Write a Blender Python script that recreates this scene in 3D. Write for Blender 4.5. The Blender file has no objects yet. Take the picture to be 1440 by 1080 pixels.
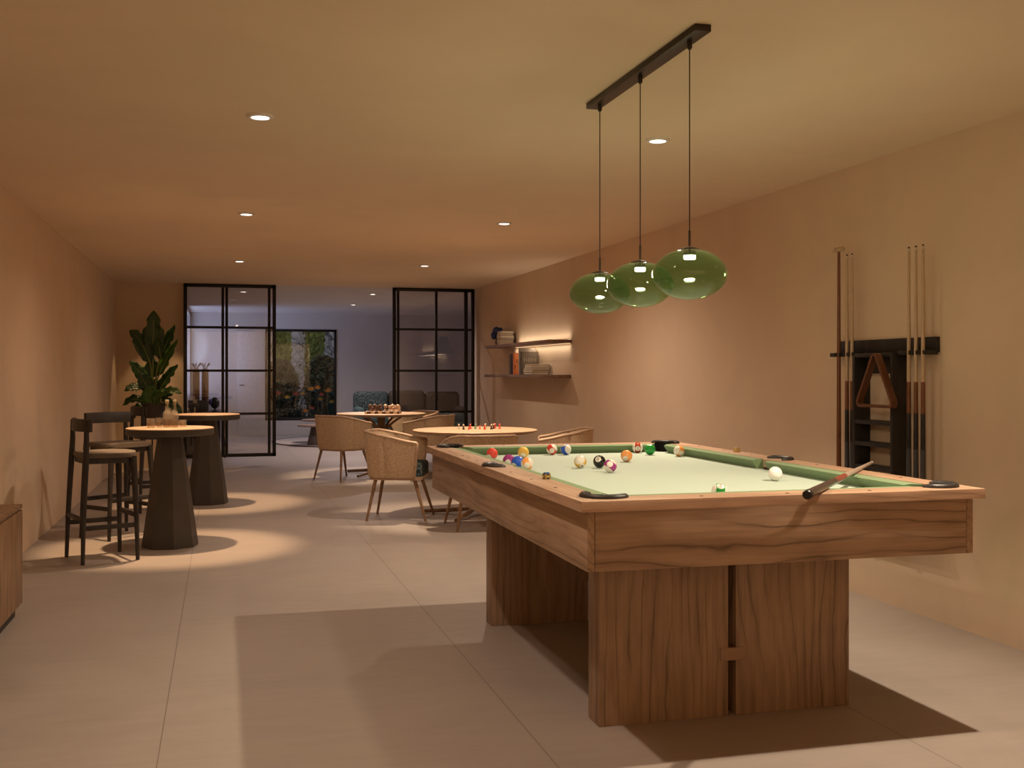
import bpy, bmesh, math, random
from mathutils import Vector, Matrix, Quaternion, Euler
random.seed(7)
PI = math.pi
S = bpy.context.scene
C = S.collection
def R(d): return math.radians(d)

# ------------------------------------------------------------------ mesh helpers
def nb(): return bmesh.new()

def box(bm, c, s, bev=0.0, seg=2, rot=None):
    g = bmesh.ops.create_cube(bm, size=1.0)
    vs = g['verts']
    for v in vs: v.co = Vector((v.co.x*s[0], v.co.y*s[1], v.co.z*s[2]))
    if bev > 0:
        es = list({e for v in vs for e in v.link_edges})
        r = bmesh.ops.bevel(bm, geom=es, offset=min(bev, min(s)*0.49), segments=seg, profile=0.5, affect='EDGES')
        vs = list({v for f in r['faces'] for v in f.verts} | {v for v in vs if v.is_valid})
    M = Matrix.Translation(Vector(c))
    if rot is not None: M = M @ (rot.to_matrix().to_4x4() if not isinstance(rot, Matrix) else rot.to_4x4())
    for v in vs: v.co = M @ v.co
    return vs

def ring_faces(bm, a, b):
    n = len(a)
    for i in range(n):
        j = (i+1) % n
        bm.faces.new((a[i], a[j], b[j], b[i]))

def loft(bm, rings, cap0=True, cap1=True, close=False):
    vr = [[bm.verts.new(p) for p in r] for r in rings]
    for k in range(len(vr)-1): ring_faces(bm, vr[k], vr[k+1])
    if close: ring_faces(bm, vr[-1], vr[0])
    else:
        if cap0: bm.faces.new(list(reversed(vr[0])))
        if cap1: bm.faces.new(vr[-1])
    return vr

def tube(bm, pts, r, seg=10, caps=True, flat=None, up=None):
    pts = [Vector(p) for p in pts]
    n = len(pts)
    if not hasattr(r, '__len__'): r = [r]*n
    tans = []
    for i in range(n):
        a = pts[max(i-1, 0)]; b = pts[min(i+1, n-1)]
        tans.append((b-a).normalized())
    t0 = tans[0]
    u = Vector(up) if up else (Vector((0,0,1)) if abs(t0.z) < 0.9 else Vector((1,0,0)))
    nrm = (u - t0*u.dot(t0)).normalized()
    rings = []
    for i in range(n):
        if i > 0:
            if up:
                u = Vector(up); nrm = (u - tans[i]*u.dot(tans[i])).normalized()
            else:
                q = tans[i-1].rotation_difference(tans[i]); nrm = (q @ nrm).normalized()
        bn = tans[i].cross(nrm)
        fl = flat if flat else 1.0
        rings.append([pts[i] + nrm*(math.cos(2*PI*k/seg)*r[i]*fl) + bn*(math.sin(2*PI*k/seg)*r[i]) for k in range(seg)])
    loft(bm, rings, caps, caps)

def lathe(bm, prof, seg=32, c=(0,0,0), cap0=True, cap1=True):
    c = Vector(c)
    rings = [[c + Vector((r*math.cos(2*PI*k/seg), r*math.sin(2*PI*k/seg), z)) for k in range(seg)] for r, z in prof]
    loft(bm, rings, cap0, cap1)

def cyl(bm, c, r, h, seg=24, r2=None):
    lathe(bm, [(r, 0), (r if r2 is None else r2, h)], seg, c)

def prism(bm, poly, z0, z1, bev=0.0):
    a = [bm.verts.new((p[0], p[1], z0)) for p in poly]
    b = [bm.verts.new((p[0], p[1], z1)) for p in poly]
    ring_faces(bm, a, b)
    bm.faces.new(list(reversed(a))); f = bm.faces.new(b)
    if bev > 0:
        bmesh.ops.bevel(bm, geom=list(f.edges), offset=bev, segments=2, profile=0.5, affect='EDGES')

def ico(bm, c, r, sub=3, sc=(1,1,1)):
    g = bmesh.ops.create_icosphere(bm, subdivisions=sub, radius=r)
    for v in g['verts']: v.co = Vector((v.co.x*sc[0], v.co.y*sc[1], v.co.z*sc[2])) + Vector(c)

def rrect(w, d, r, n=6):
    out = []
    for cx, cy, a0 in ((w/2-r, d/2-r, 0), (-w/2+r, d/2-r, 90), (-w/2+r, -d/2+r, 180), (w/2-r, -d/2+r, 270)):
        for k in range(n+1):
            a = R(a0 + 90*k/n); out.append((cx + r*math.cos(a), cy + r*math.sin(a)))
    return out

def obj(name, bm, m, parent=None, loc=None, rot=None, smooth=35):
    bmesh.ops.recalc_face_normals(bm, faces=bm.faces[:])
    me = bpy.data.meshes.new(name); bm.to_mesh(me); bm.free()
    if smooth:
        me.shade_smooth(); me.set_sharp_from_angle(angle=R(smooth))
    me.materials.append(m)
    o = bpy.data.objects.new(name, me); C.objects.link(o)
    if parent is not None: o.parent = parent
    if loc is not None: o.location = loc
    if rot is not None: o.rotation_euler = rot
    return o

def tag(o, label, cat, group=None, kind=None):
    o['label'] = label; o['category'] = cat
    if group: o['group'] = group
    if kind: o['kind'] = kind
    return o

def thing(name, label, cat, loc=(0,0,0), rz=0.0, group=None, rot=None):
    o = bpy.data.objects.new(name, None); C.objects.link(o)
    o.empty_display_size = 0.05
    o.location = loc; o.rotation_euler = rot if rot else (0, 0, rz)
    return tag(o, label, cat, group)

def struct(name, bm, m, parent=None, **k):
    o = obj(name, bm, m, parent, **k)
    if parent is None: o['kind'] = 'structure'
    return o

def dup(root, loc, rz, label, group=None, rot=None):
    r = root.copy(); C.objects.link(r)
    r.location = loc; r.rotation_euler = rot if rot else (0, 0, rz); r['label'] = label
    if group: r['group'] = group
    for ch in list(root.children):
        c = ch.copy(); C.objects.link(c); c.parent = r
        for g in list(ch.children):
            d = g.copy(); C.objects.link(d); d.parent = c
    return r

# ------------------------------------------------------------------ materials
def mat(name):
    m = bpy.data.materials.new(name); m.use_nodes = True
    nt = m.node_tree; b = nt.nodes['Principled BSDF']
    return m, nt, b
def N(nt, t, **kw):
    n = nt.nodes.new(t)
    for k, v in kw.items():
        if k in n.inputs: n.inputs[k].default_value = v
        else: setattr(n, k, v)
    return n
def L(nt, a, b): nt.links.new(a, b)
def ramp(nt, stops):
    n = nt.nodes.new('ShaderNodeValToRGB'); e = n.color_ramp.elements
    while len(e) < len(stops): e.new(0.5)
    for i, (p, c) in enumerate(stops):
        e[i].position = p; e[i].color = (*c, 1) if len(c) == 3 else c
    return n
def coords(nt, scale=(1,1,1), kind='Object', rot=(0,0,0), loc=(0,0,0)):
    tc = N(nt, 'ShaderNodeTexCoord'); mp = N(nt, 'ShaderNodeMapping')
    mp.inputs['Scale'].default_value = scale; mp.inputs['Rotation'].default_value = rot; mp.inputs['Location'].default_value = loc
    L(nt, tc.outputs[kind], mp.inputs['Vector']); return mp.outputs['Vector']

def plain(name, col, rough=0.5, metal=0.0, var=0.08, scale=30, bump=0.0, spec=0.5, sheen=0.0):
    m, nt, b = mat(name)
    v = coords(nt)
    nz = N(nt, 'ShaderNodeTexNoise', Scale=scale, Detail=4.0); L(nt, v, nz.inputs['Vector'])
    r = ramp(nt, [(0.25, tuple(c*(1-var) for c in col)), (0.75, tuple(min(1, c*(1+var)) for c in col))])
    L(nt, nz.outputs['Fac'], r.inputs['Fac']); L(nt, r.outputs['Color'], b.inputs['Base Color'])
    b.inputs['Roughness'].default_value = rough; b.inputs['Metallic'].default_value = metal
    b.inputs['Specular IOR Level'].default_value = spec
    if sheen: b.inputs['Sheen Weight'].default_value = sheen
    if bump:
        bp = N(nt, 'ShaderNodeBump', Strength=bump, Distance=0.01); L(nt, nz.outputs['Fac'], bp.inputs['Height']); L(nt, bp.outputs['Normal'], b.inputs['Normal'])
    return m

def wood(name, light, mid, dark, grain='X', scale=1.0, rough=0.45, lines=1.0, freq=52.0):
    """long wavy growth lines across the board, fine pores along it"""
    m, nt, b = mat(name)
    sc = {'X': (0.55, 2.2, 2.2), 'Y': (2.2, 0.55, 2.2), 'Z': (2.2, 2.2, 0.55)}[grain]
    fi = {'X': (3, 90, 90), 'Y': (90, 3, 90), 'Z': (90, 90, 3)}[grain]
    a = coords(nt, (scale,)*3); sp = N(nt, 'ShaderNodeSeparateXYZ'); L(nt, a, sp.inputs[0])
    p, q = {'X': ('Y', 'Z'), 'Y': ('X', 'Z'), 'Z': ('X', 'Y')}[grain]
    def M_(op, x, y, c=None):
        n = N(nt, 'ShaderNodeMath', operation=op)
        for k, u in enumerate((x, y, c)):
            if u is None: continue
            if isinstance(u, (int, float)): n.inputs[k].default_value = u
            else: L(nt, u, n.inputs[k])
        return n.outputs[0]
    def noise(scl, S_, D_, R_=0.5):
        n = N(nt, 'ShaderNodeTexNoise', Scale=S_, Detail=D_, Roughness=R_); L(nt, coords(nt, tuple(k*scale for k in scl)), n.inputs['Vector']); return n.outputs['Fac']
    cr = M_('ADD', sp.outputs[p], sp.outputs[q])
    w1 = noise(sc, 1.6, 1.0); w2 = noise(sc, 6.0, 2.0)
    t = M_('MULTIPLY_ADD', w1, 0.24, cr); t = M_('MULTIPLY_ADD', w2, 0.045, t)
    ln = M_('PINGPONG', M_('MULTIPLY', t, freq), 1.0)
    n1 = noise(sc, 5.0, 4.0, 0.6); 
    r1 = ramp(nt, [(0.28, dark), (0.5, mid), (0.74, light)]); L(nt, M_('MULTIPLY_ADD', ln, 0.16, M_('SUBTRACT', n1, 0.08)), r1.inputs['Fac'])
    msk = noise(sc, 3.3, 1.0); mk = ramp(nt, [(0.42, (0,)*3), (0.60, (1,)*3)]); L(nt, msk, mk.inputs['Fac'])
    r2 = ramp(nt, [(0.0, (0.42,)*3), (0.07, (0.75,)*3), (0.22, (1,)*3)]); L(nt, ln, r2.inputs['Fac'])
    m0 = N(nt, 'ShaderNodeMix', data_type='RGBA'); L(nt, mk.outputs['Color'], m0.inputs[0]); m0.inputs[6].default_value = (1, 1, 1, 1); L(nt, r2.outputs['Color'], m0.inputs[7])
    v2 = coords(nt, tuple(s_*scale for s_ in fi))
    n2 = N(nt, 'ShaderNodeTexNoise', Scale=1.0, Detail=4.0); L(nt, v2, n2.inputs['Vector'])
    r3 = ramp(nt, [(0.3, (0.84,)*3), (0.65, (1.05,)*3)]); L(nt, n2.outputs['Fac'], r3.inputs['Fac'])
    m1 = N(nt, 'ShaderNodeMix', data_type='RGBA', blend_type='MULTIPLY'); m1.inputs[0].default_value = lines
    L(nt, r1.outputs['Color'], m1.inputs[6]); L(nt, m0.outputs[2], m1.inputs[7])
    m2 = N(nt, 'ShaderNodeMix', data_type='RGBA', blend_type='MULTIPLY'); m2.inputs[0].default_value = 1.0
    L(nt, m1.outputs[2], m2.inputs[6]); L(nt, r3.outputs['Color'], m2.inputs[7])
    L(nt, m2.outputs[2], b.inputs['Base Color'])
    b.inputs['Roughness'].default_value = rough; b.inputs['Specular IOR Level'].default_value = 0.35
    bp = N(nt, 'ShaderNodeBump', Strength=0.12, Distance=0.004); L(nt, n2.outputs['Fac'], bp.inputs['Height']); L(nt, bp.outputs['Normal'], b.inputs['Normal'])
    return m

def emis(name, col, s):
    m, nt, b = mat(name)
    b.inputs['Base Color'].default_value = (*col, 1)
    b.inputs['Emission Color'].default_value = (*col, 1); b.inputs['Emission Strength'].default_value = s
    return m

def glass(name, tint, refl=1.0, ior=1.45, rough=0.0):
    """thin clear glass: tinted straight-through light plus a Fresnel mirror"""
    m, nt, b = mat(name); nt.nodes.remove(b)
    out = nt.nodes['Material Output']
    t = N(nt, 'ShaderNodeBsdfTransparent'); t.inputs['Color'].default_value = (*tint, 1)
    g = N(nt, 'ShaderNodeBsdfGlossy'); g.inputs['Roughness'].default_value = rough; g.inputs['Color'].default_value = (1,1,1,1)
    fr = N(nt, 'ShaderNodeFresnel', IOR=ior)
    ge = N(nt, 'ShaderNodeNewGeometry'); mr = N(nt, 'ShaderNodeMapRange'); mr.inputs['To Min'].default_value = ior; mr.inputs['To Max'].default_value = 1/ior
    L(nt, ge.outputs['Backfacing'], mr.inputs['Value']); L(nt, mr.outputs['Result'], fr.inputs['IOR'])
    mu = N(nt, 'ShaderNodeMath', operation='MULTIPLY'); mu.inputs[1].default_value = refl; L(nt, fr.outputs[0], mu.inputs[0])
    mx = N(nt, 'ShaderNodeMixShader'); L(nt, mu.outputs[0], mx.inputs[0]); L(nt, t.outputs[0], mx.inputs[1]); L(nt, g.outputs[0], mx.inputs[2])
    L(nt, mx.outputs[0], out.inputs['Surface'])
    return m

def plaster(name, col, var=0.05):
    m, nt, b = mat(name)
    v = coords(nt, kind='Object')
    n1 = N(nt, 'ShaderNodeTexNoise', Scale=1.3, Detail=6.0, Roughness=0.62, Distortion=0.6); L(nt, v, n1.inputs['Vector'])
    r = ramp(nt, [(0.3, tuple(c*(1-var) for c in col)), (0.7, tuple(c*(1+var) for c in col))])
    L(nt, n1.outputs['Fac'], r.inputs['Fac']); L(nt, r.outputs['Color'], b.inputs['Base Color'])
    b.inputs['Roughness'].default_value = 0.85; b.inputs['Specular IOR Level'].default_value = 0.2
    bp = N(nt, 'ShaderNodeBump', Strength=0.05, Distance=0.01); L(nt, n1.outputs['Fac'], bp.inputs['Height']); L(nt, bp.outputs['Normal'], b.inputs['Normal'])
    return m

WALL = plaster('wall_plaster', (0.69, 0.545, 0.402))
CEIL = plaster('ceiling_plaster', (0.76, 0.63, 0.468), 0.03)

def floor_mat():
    m, nt, b = mat('stone_tile')
    v = coords(nt, kind='Object')
    br = N(nt, 'ShaderNodeTexBrick', Scale=1.0, offset=0.0)
    br.inputs['Mortar Size'].default_value = 0.0022; br.inputs['Mortar Smooth'].default_value = 0.3
    br.inputs['Brick Width'].default_value = 7.0; br.inputs['Row Height'].default_value = 1.23
    mp = N(nt, 'ShaderNodeMapping'); mp.inputs['Location'].default_value = (FLY, FLX, 0); mp.inputs['Rotation'].default_value = (0, 0, R(90)); L(nt, v, mp.inputs['Vector']); L(nt, mp.outputs[0], br.inputs['Vector'])
    n1 = N(nt, 'ShaderNodeTexNoise', Scale=0.9, Detail=8.0, Roughness=0.6, Distortion=0.8); L(nt, v, n1.inputs['Vector'])
    v2 = coords(nt, (1.5, 9, 1))
    n2 = N(nt, 'ShaderNodeTexNoise', Scale=2.0, Detail=6.0, Roughness=0.65); L(nt, v2, n2.inputs['Vector'])
    r = ramp(nt, [(0.3, (0.345, 0.297, 0.258)), (0.7, (0.405, 0.35, 0.306))]); L(nt, n1.outputs['Fac'], r.inputs['Fac'])
    r2 = ramp(nt, [(0.3, (0.95,)*3), (0.72, (1.04,)*3)]); L(nt, n2.outputs['Fac'], r2.inputs['Fac'])
    mx = N(nt, 'ShaderNodeMix', data_type='RGBA', blend_type='MULTIPLY'); mx.inputs[0].default_value = 1
    L(nt, r.outputs['Color'], mx.inputs[6]); L(nt, r2.outputs['Color'], mx.inputs[7])
    m3 = N(nt, 'ShaderNodeMix', data_type='RGBA'); L(nt, br.outputs['Fac'], m3.inputs[0]); L(nt, mx.outputs[2], m3.inputs[6])
    m3.inputs[7].default_value = (0.20, 0.165, 0.135, 1)
    L(nt, m3.outputs[2], b.inputs['Base Color'])
    b.inputs['Roughness'].default_value = 0.5; b.inputs['Specular IOR Level'].default_value = 0.35
    return m
FLX, FLY = 0.2, 0.9
FLOOR = floor_mat()

OAKX = wood('table_wood_lengthwise_x', (0.43, 0.295, 0.195), (0.37, 0.245, 0.157), (0.28, 0.178, 0.11), 'X')
OAKY = wood('table_wood_lengthwise_y', (0.43, 0.295, 0.195), (0.37, 0.245, 0.157), (0.28, 0.178, 0.11), 'Y')
OAKZ = wood('table_wood_upright', (0.395, 0.268, 0.175), (0.33, 0.218, 0.138), (0.25, 0.16, 0.098), 'Z', lines=0.85, freq=46)
OAKP = plain('key_block_wood', (0.30, 0.185, 0.11), 0.5, var=0.12, scale=14)
RAILX = wood('rail_wood_x', (0.50, 0.33, 0.22), (0.42, 0.265, 0.17), (0.33, 0.20, 0.125), 'X', lines=0.5)
RAILY = wood('rail_wood_y', (0.50, 0.33, 0.22), (0.42, 0.265, 0.17), (0.33, 0.20, 0.125), 'Y', lines=0.5)
CABW = wood('cabinet_wood', (0.36, 0.22, 0.12), (0.28, 0.16, 0.085), (0.2, 0.11, 0.055), 'Z', scale=1.6, freq=14)
DINE = wood('pale_oak', (0.56, 0.40, 0.27), (0.49, 0.335, 0.22), (0.40, 0.265, 0.165), 'X', scale=1.5, lines=0.35)
DINEL = wood('oak_legs', (0.36, 0.22, 0.12), (0.28, 0.165, 0.09), (0.21, 0.12, 0.06), 'Z', scale=2, lines=0.3)
DARKW = wood('dark_stained_wood', (0.048, 0.038, 0.031), (0.035, 0.028, 0.023), (0.024, 0.019, 0.016), 'Z', scale=2, lines=0.3, rough=0.5)
BLACKW = wood('black_stained_wood', (0.036, 0.030, 0.026), (0.026, 0.022, 0.02), (0.018, 0.015, 0.013), 'Z', scale=2, lines=0.3, rough=0.5)
SHELFW = wood('shelf_wood', (0.30, 0.19, 0.13), (0.23, 0.14, 0.095), (0.17, 0.1, 0.066), 'Y', lines=0.4)
BASEB = plain('bar_base_brown', (0.056, 0.045, 0.036), 0.55, var=0.12, scale=8, bump=0.05)
TOPSTONE = plain('bar_top_wood', (0.36, 0.25, 0.165), 0.45, var=0.1, scale=12)
BLACKM = plain('black_metal', (0.012, 0.010, 0.009), 0.4, metal=0.3, var=0.1)
BROWNM = plain('bronze_metal', (0.045, 0.034, 0.026), 0.4, metal=0.6, var=0.1)
CLOTH = plain('billiard_cloth', (0.44, 0.53, 0.45), 0.95, var=0.03, scale=900, spec=0.1, sheen=0.15)
CUSH = plain('cushion_cloth', (0.185, 0.265, 0.14), 0.95, var=0.04, scale=600, spec=0.1, sheen=0.15)
LEATHER = plain('black_leather', (0.022, 0.018, 0.016), 0.42, var=0.2, scale=200, bump=0.15)
LINER = plain('pocket_liner', (0.008, 0.007, 0.006), 0.8)
SIGHT = plain('dark_inlay', (0.05, 0.03, 0.022), 0.4)
CREAM = plain('page_paper', (0.62, 0.54, 0.43), 0.85, var=0.06)
WHITEP = plain('white_trim', (0.75, 0.72, 0.68), 0.5)

# ------------------------------------------------------------------ room shell
X0, X1, YB, ZC = -1.33, 3.48, 15.0, 2.43          # front room
BX0, BX1, BY = -0.60, 5.60, 22.0                    # room beyond the glass doors
def slab(name, lo, hi, m):
    bm = nb(); box(bm, [(a+b)/2 for a, b in zip(lo, hi)], [b-a for a, b in zip(lo, hi)])
    return struct(name, bm, m, smooth=None)
slab('floor', (-1.6, -3.0, -0.10), (5.8, 22.15, 0.0), FLOOR)
slab('ceiling', (-1.6, -3.0, ZC), (5.8, 15.0, ZC+0.12), CEIL)
slab('ceiling_lounge', (-1.6, 15.0, ZC), (5.8, 22.15, ZC+0.12), plaster('ceiling_plaster_cool_lit', (0.66, 0.61, 0.57), 0.03))  # same ceiling carried on; the cooler lounge light is put into its colour
slab('wall_left', (X0-0.15, -3.0, 0), (X0, YB+0.15, ZC), WALL)
slab('wall_right', (X1, -3.0, 0), (X1+0.15, YB, ZC), WALL)
slab('wall_front', (X0, -3.0, 0), (X1, -2.85, ZC), WALL)
slab('wall_back_left', (X0, YB, 0), (-0.49, YB+0.15, ZC), WALL)
slab('wall_back_right', (X1, YB, 0), (BX1, YB+0.15, ZC), WALL)
BWALL = plaster('back_room_plaster', (0.58, 0.54, 0.50), 0.03)
slab('wall_lounge_right', (BX1, YB, 0), (BX1+0.15, BY, ZC), BWALL)
# far wall with the garden window opening
WX0, WX1, WZ0, WZ1 = 0.832, 2.233, 0.30, 2.115
bm = nb()
for lo, hi in (((BX0-0.15, 0), (WX0, ZC)), ((WX1, 0), (BX1+0.15, ZC)), ((WX0, 0), (WX1, WZ0)), ((WX0, WZ1), (WX1, ZC))):
    box(bm, ((lo[0]+hi[0])/2, BY+0.075, (lo[1]+hi[1])/2), (hi[0]-lo[0], 0.15, hi[1]-lo[1]))
struct('wall_lounge_far', bm, BWALL, smooth=None)
# left wall of the lounge with a tall window
VY0, VY1, VZ0, VZ1 = 19.9, 21.9, 0.75, 2.36
bm = nb()
for lo, hi in (((YB+0.15, 0), (VY0, ZC)), ((VY1, 0), (BY, ZC)), ((VY0, 0), (VY1, VZ0)), ((VY0, VZ1), (VY1, ZC))):
    box(bm, (BX0-0.075, (lo[0]+hi[0])/2, (lo[1]+hi[1])/2), (0.15, hi[0]-lo[0], hi[1]-lo[1]))
struct('wall_lounge_left', bm, BWALL, smooth=None)
PANE = glass('window_glass', (0.93, 0.95, 0.95))
def window(name, axis, fixed, a0, a1, z0, z1):
    bm = nb(); t = 0.045
    def bar(ca, cz, sa, sz):
        c = (ca, fixed, cz) if axis == 'x' else (fixed, ca, cz)
        s = (sa, 0.07, sz) if axis == 'x' else (0.04, sa, sz)
        box(bm, c, s, 0.004)
    bar((a0+a1)/2, z0+t/2, a1-a0, t); bar((a0+a1)/2, z1-t/2, a1-a0, t)
    bar(a0+t/2, (z0+z1)/2, t, z1-z0); bar(a1-t/2, (z0+z1)/2, t, z1-z0)
    w = struct(name, bm, BLACKM)
    bm = nb()
    c = ((a0+a1)/2, fixed+0.01, (z0+z1)/2) if axis == 'x' else (fixed, (a0+a1)/2, (z0+z1)/2)
    s = (a1-a0-2*t, 0.006, z1-z0-2*t) if axis == 'x' else (0.006, a1-a0-2*t, z1-z0-2*t)
    box(bm, c, s); obj('glass_pane', bm, PANE, w, smooth=None)
    return w
window('window_1', 'x', BY+0.02, WX0, WX1, WZ0, WZ1)
window('window_2', 'y', BX0-0.125, VY0, VY1, VZ0, VZ1)
# flush door in the far wall
bm = nb(); box(bm, (0.56, BY-0.012, 1.04), (0.53, 0.022, 2.08), 0.003)
fd = struct('door_3', bm, plain('flush_door_paint', (0.60, 0.57, 0.54), 0.6))
bm = nb(); tube(bm, [(0.34, BY-0.02, 1.0), (0.34, BY-0.065, 1.0), (0.43, BY-0.065, 1.0)], 0.009)
obj('door_handle', bm, BLACKM, fd)

# glazed sliding doors
DOORGLASS = glass('tinted_door_glass', (0.87, 0.85, 0.84), refl=1.6)
def glass_door(name, x0, x1, y, bars, thick, z0=0.125, z1=2.428):
    """a steel framed panel: uprights at the given x, three cross bars"""
    bm = nb(); w = 0.045
    for cz in (z0+w/2, z1-w/2): box(bm, ((x0+x1)/2, y, cz), (x1-x0, 0.04, w), 0.003)
    for cx in (x0+w/2, x1-w/2): box(bm, (cx, y, (z0+z1)/2), (w, 0.04, z1-z0), 0.003)
    d = struct(name, bm, BLACKM)
    for bx_, t in zip(bars, thick):
        bm = nb(); box(bm, (bx_, y, (z0+z1)/2), (t, 0.032, z1-z0-2*w+0.01), 0.002); obj('upright_bar', bm, BLACKM, d)
    for k in (1, 2, 3):
        bm = nb(); box(bm, ((x0+x1)/2, y, z0+(z1-z0)*k/4), (x1-x0-2*w+0.01, 0.03, 0.032), 0.002); obj('cross_bar', bm, BLACKM, d)
    bm = nb(); box(bm, ((x0+x1)/2, y, (z0+z1)/2), (x1-x0-2*w+0.01, 0.008, z1-z0-2*w+0.01)); obj('glass_pane', bm, DOORGLASS, d, smooth=None)
    return d
glass_door('door_1', -0.489, 0.704, 14.90, [0.012, 0.062, 0.615], [0.036, 0.036, 0.036])
glass_door('door_2', 2.285, 3.448, 14.90, [2.362, 2.90, 3.325], [0.034, 0.034, 0.05])
# ------------------------------------------------------------------ lights
WARM = (1.0, 0.765, 0.59)
def spot(name, loc, aim, watts, angle, blend=0.3, col=WARM, rad=0.025):
    l = bpy.data.lights.new(name, 'SPOT'); l.energy = watts; l.spot_size = R(angle); l.spot_blend = blend; l.color = col; l.shadow_soft_size = rad
    o = bpy.data.objects.new(name, l); C.objects.link(o); o.location = loc
    o.rotation_euler = (Vector(aim)-Vector(loc)).to_track_quat('-Z', 'Y').to_euler(); return o
def area(name, loc, aim, watts, sx, sy, col=WARM, spread=180):
    l = bpy.data.lights.new(name, 'AREA'); l.energy = watts; l.shape = 'RECTANGLE'; l.size = sx; l.size_y = sy; l.color = col; l.spread = R(spread)
    o = bpy.data.objects.new(name, l); C.objects.link(o); o.location = loc
    o.rotation_euler = (Vector(aim)-Vector(loc)).to_track_quat('-Z', 'Y').to_euler(); return o
GLOW = emis('lamp_diffuser', (1.0, 0.93, 0.84), 5.0)
bm = nb()
lathe(bm, [(0.042, 0.0), (0.042, -0.012), (0.056, -0.012), (0.060, -0.006), (0.060, 0.0)], 28)
dl0 = thing('downlight', 'x', 'ceiling light', (0.17, 5.09, ZC))
obj('trim_ring', bm, WHITEP, dl0)
bm = nb(); cyl(bm, (0, 0, -0.008), 0.042, 0.006, 28); obj('diffuser', bm, GLOW, dl0)
dls = [(0.17, 5.09, 'left', 'nearest', 'the left side of the ceiling, nearest the viewer'), (0.175, 8.24, '', '', ''), (0.18, 11.75, '', '', ''), (2.13, 5.09, '', '', ''), (2.145, 8.23, '', '', ''), (2.15, 11.72, '', '', '')]
dlab = ['recessed downlight glowing at the ceiling left of the pendant bar, largest of its row',
        'recessed downlight in the middle of the ceiling row above the bar tables',
        'recessed downlight above the left glass door, last of its row',
        'recessed downlight seen between the hanging cords of the green pendant lamp',
        'recessed downlight to the left of the green globes, second of the row on that side',
        'recessed downlight in front of the right glass door, last warm one of its row']
for i, d in enumerate(dls):
    o = dl0 if i == 0 else dup(dl0, (d[0], d[1], ZC), 0, dlab[i])
    o['label'] = dlab[i]; o['group'] = 'recessed ceiling downlights'
    spot('downlight_lamp', (d[0], d[1], ZC-0.02), (d[0], d[1], 0), [16, 52, 30, 12, 112, 52][i], 160, 0.9)
for x, y, lab in ((2.18, 16.15, 'recessed downlight of the grey lounge ceiling, brighter one beyond the door opening'),
                  (2.195, 18.75, 'dim recessed downlight deep in the lounge, furthest of all ceiling lights'),
                  (0.30, 16.15, 'recessed downlight of the lounge ceiling seen through the left glass door')):
    dup(dl0, (x, y, ZC), 0, lab, 'recessed ceiling downlights')
# table spots
spot('bar_table_lamp', (-0.36, 8.10, ZC-0.03), (-0.36, 8.10, 0), 330, 47, 0.55, (1.0, 0.64, 0.36))
spot('bar_table_lamp', (-0.10, 10.75, ZC-0.03), (-0.10, 10.75, 0), 280, 47, 0.55, (1.0, 0.64, 0.36))
spot('dining_table_lamp', (2.13, 9.25, ZC-0.03), (2.13, 9.25, 0), 260, 60, 0.5, (1.0, 0.74, 0.50))
spot('dining_table_lamp', (1.90, 13.2, ZC-0.03), (1.90, 13.2, 0), 240, 60, 0.5, (1.0, 0.74, 0.50))
spot('plant_lamp', (-0.95, 14.62, ZC-0.03), (-0.95, 14.64, 0), 34, 46, 0.3, (1.0, 0.62, 0.30))
spot('plant_lamp', (-0.62, 14.62, ZC-0.03), (-0.62, 14.64, 0), 40, 46, 0.3, (1.0, 0.62, 0.30))
spot('pool_table_lamp', (0.35, 3.10, 2.36), (0.35, 3.5, 0), 84, 160, 0.9, WARM, 0.03)
spot('pool_table_lamp', (2.50, 3.08, 2.06), (1.85, 3.30, 0), 160, 116, 0.7, (1.0, 0.80, 0.60), 0.015)
spot('pool_table_lamp', (2.50, 5.86, 2.06), (1.85, 5.65, 0), 135, 116, 0.7, (1.0, 0.80, 0.60), 0.015)
for x in (-0.8, 1.07, 2.9): spot('bounce_fill_light', (x, -1.0, ZC-0.03), (x, -2.85, 0.9), 135, 150, 0.8, (1.0, 0.80, 0.58))  # added behind the camera; their bounce off the wall lifts the room's ambient light
# lounge: dusk daylight from its tall window, two weak lamps
area('window_daylight', (BX0-1.2, 20.4, 0.9), (BX0, 20.9, 1.75), 90, 2.0, 1.4, (0.55, 0.62, 1.0))
spot('lounge_lamp', (2.18, 16.15, ZC-0.02), (2.18, 16.15, 0), 165, 165, 0.9, (1.0, 0.81, 0.77))
spot('lounge_lamp', (2.195, 18.75, ZC-0.02), (2.195, 18.75, 0), 165, 165, 0.9, (1.0, 0.81, 0.77))

spot('added_jamb_light', (-0.82, 20.55, 1.30), (-0.66, 21.9, 1.70), 75, 30, 0.4, (0.62, 0.74, 1.0))  # added spot just outside the lounge window, brightens its far jamb

# ------------------------------------------------------------------ pool table
TX, TY, RZ = 1.80, 4.47, 0.8525          # centre, rail height
A, B, RW = 0.73, 1.31, 0.115             # half width, half length, rail width
BED = RZ - 0.045
pt = thing('pool_table', 'oak pool table with pale green cloth, green cushions and black pockets on slab legs', 'pool table', (TX, TY, 0))
IA, IB = A-RW, B-RW
PC = [(sx*(IA-0.002), sy*(IB-0.002)) for sx in (-1, 1) for sy in (-1, 1)]
PR = 0.062; SPX = IA+0.035; SPR = 0.056
def arc(cx, cy, r, a0, a1, n=10): return [(cx+r*math.cos(R(a0+(a1-a0)*k/n)), cy+r*math.sin(R(a0+(a1-a0)*k/n))) for k in range(n+1)]
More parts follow.
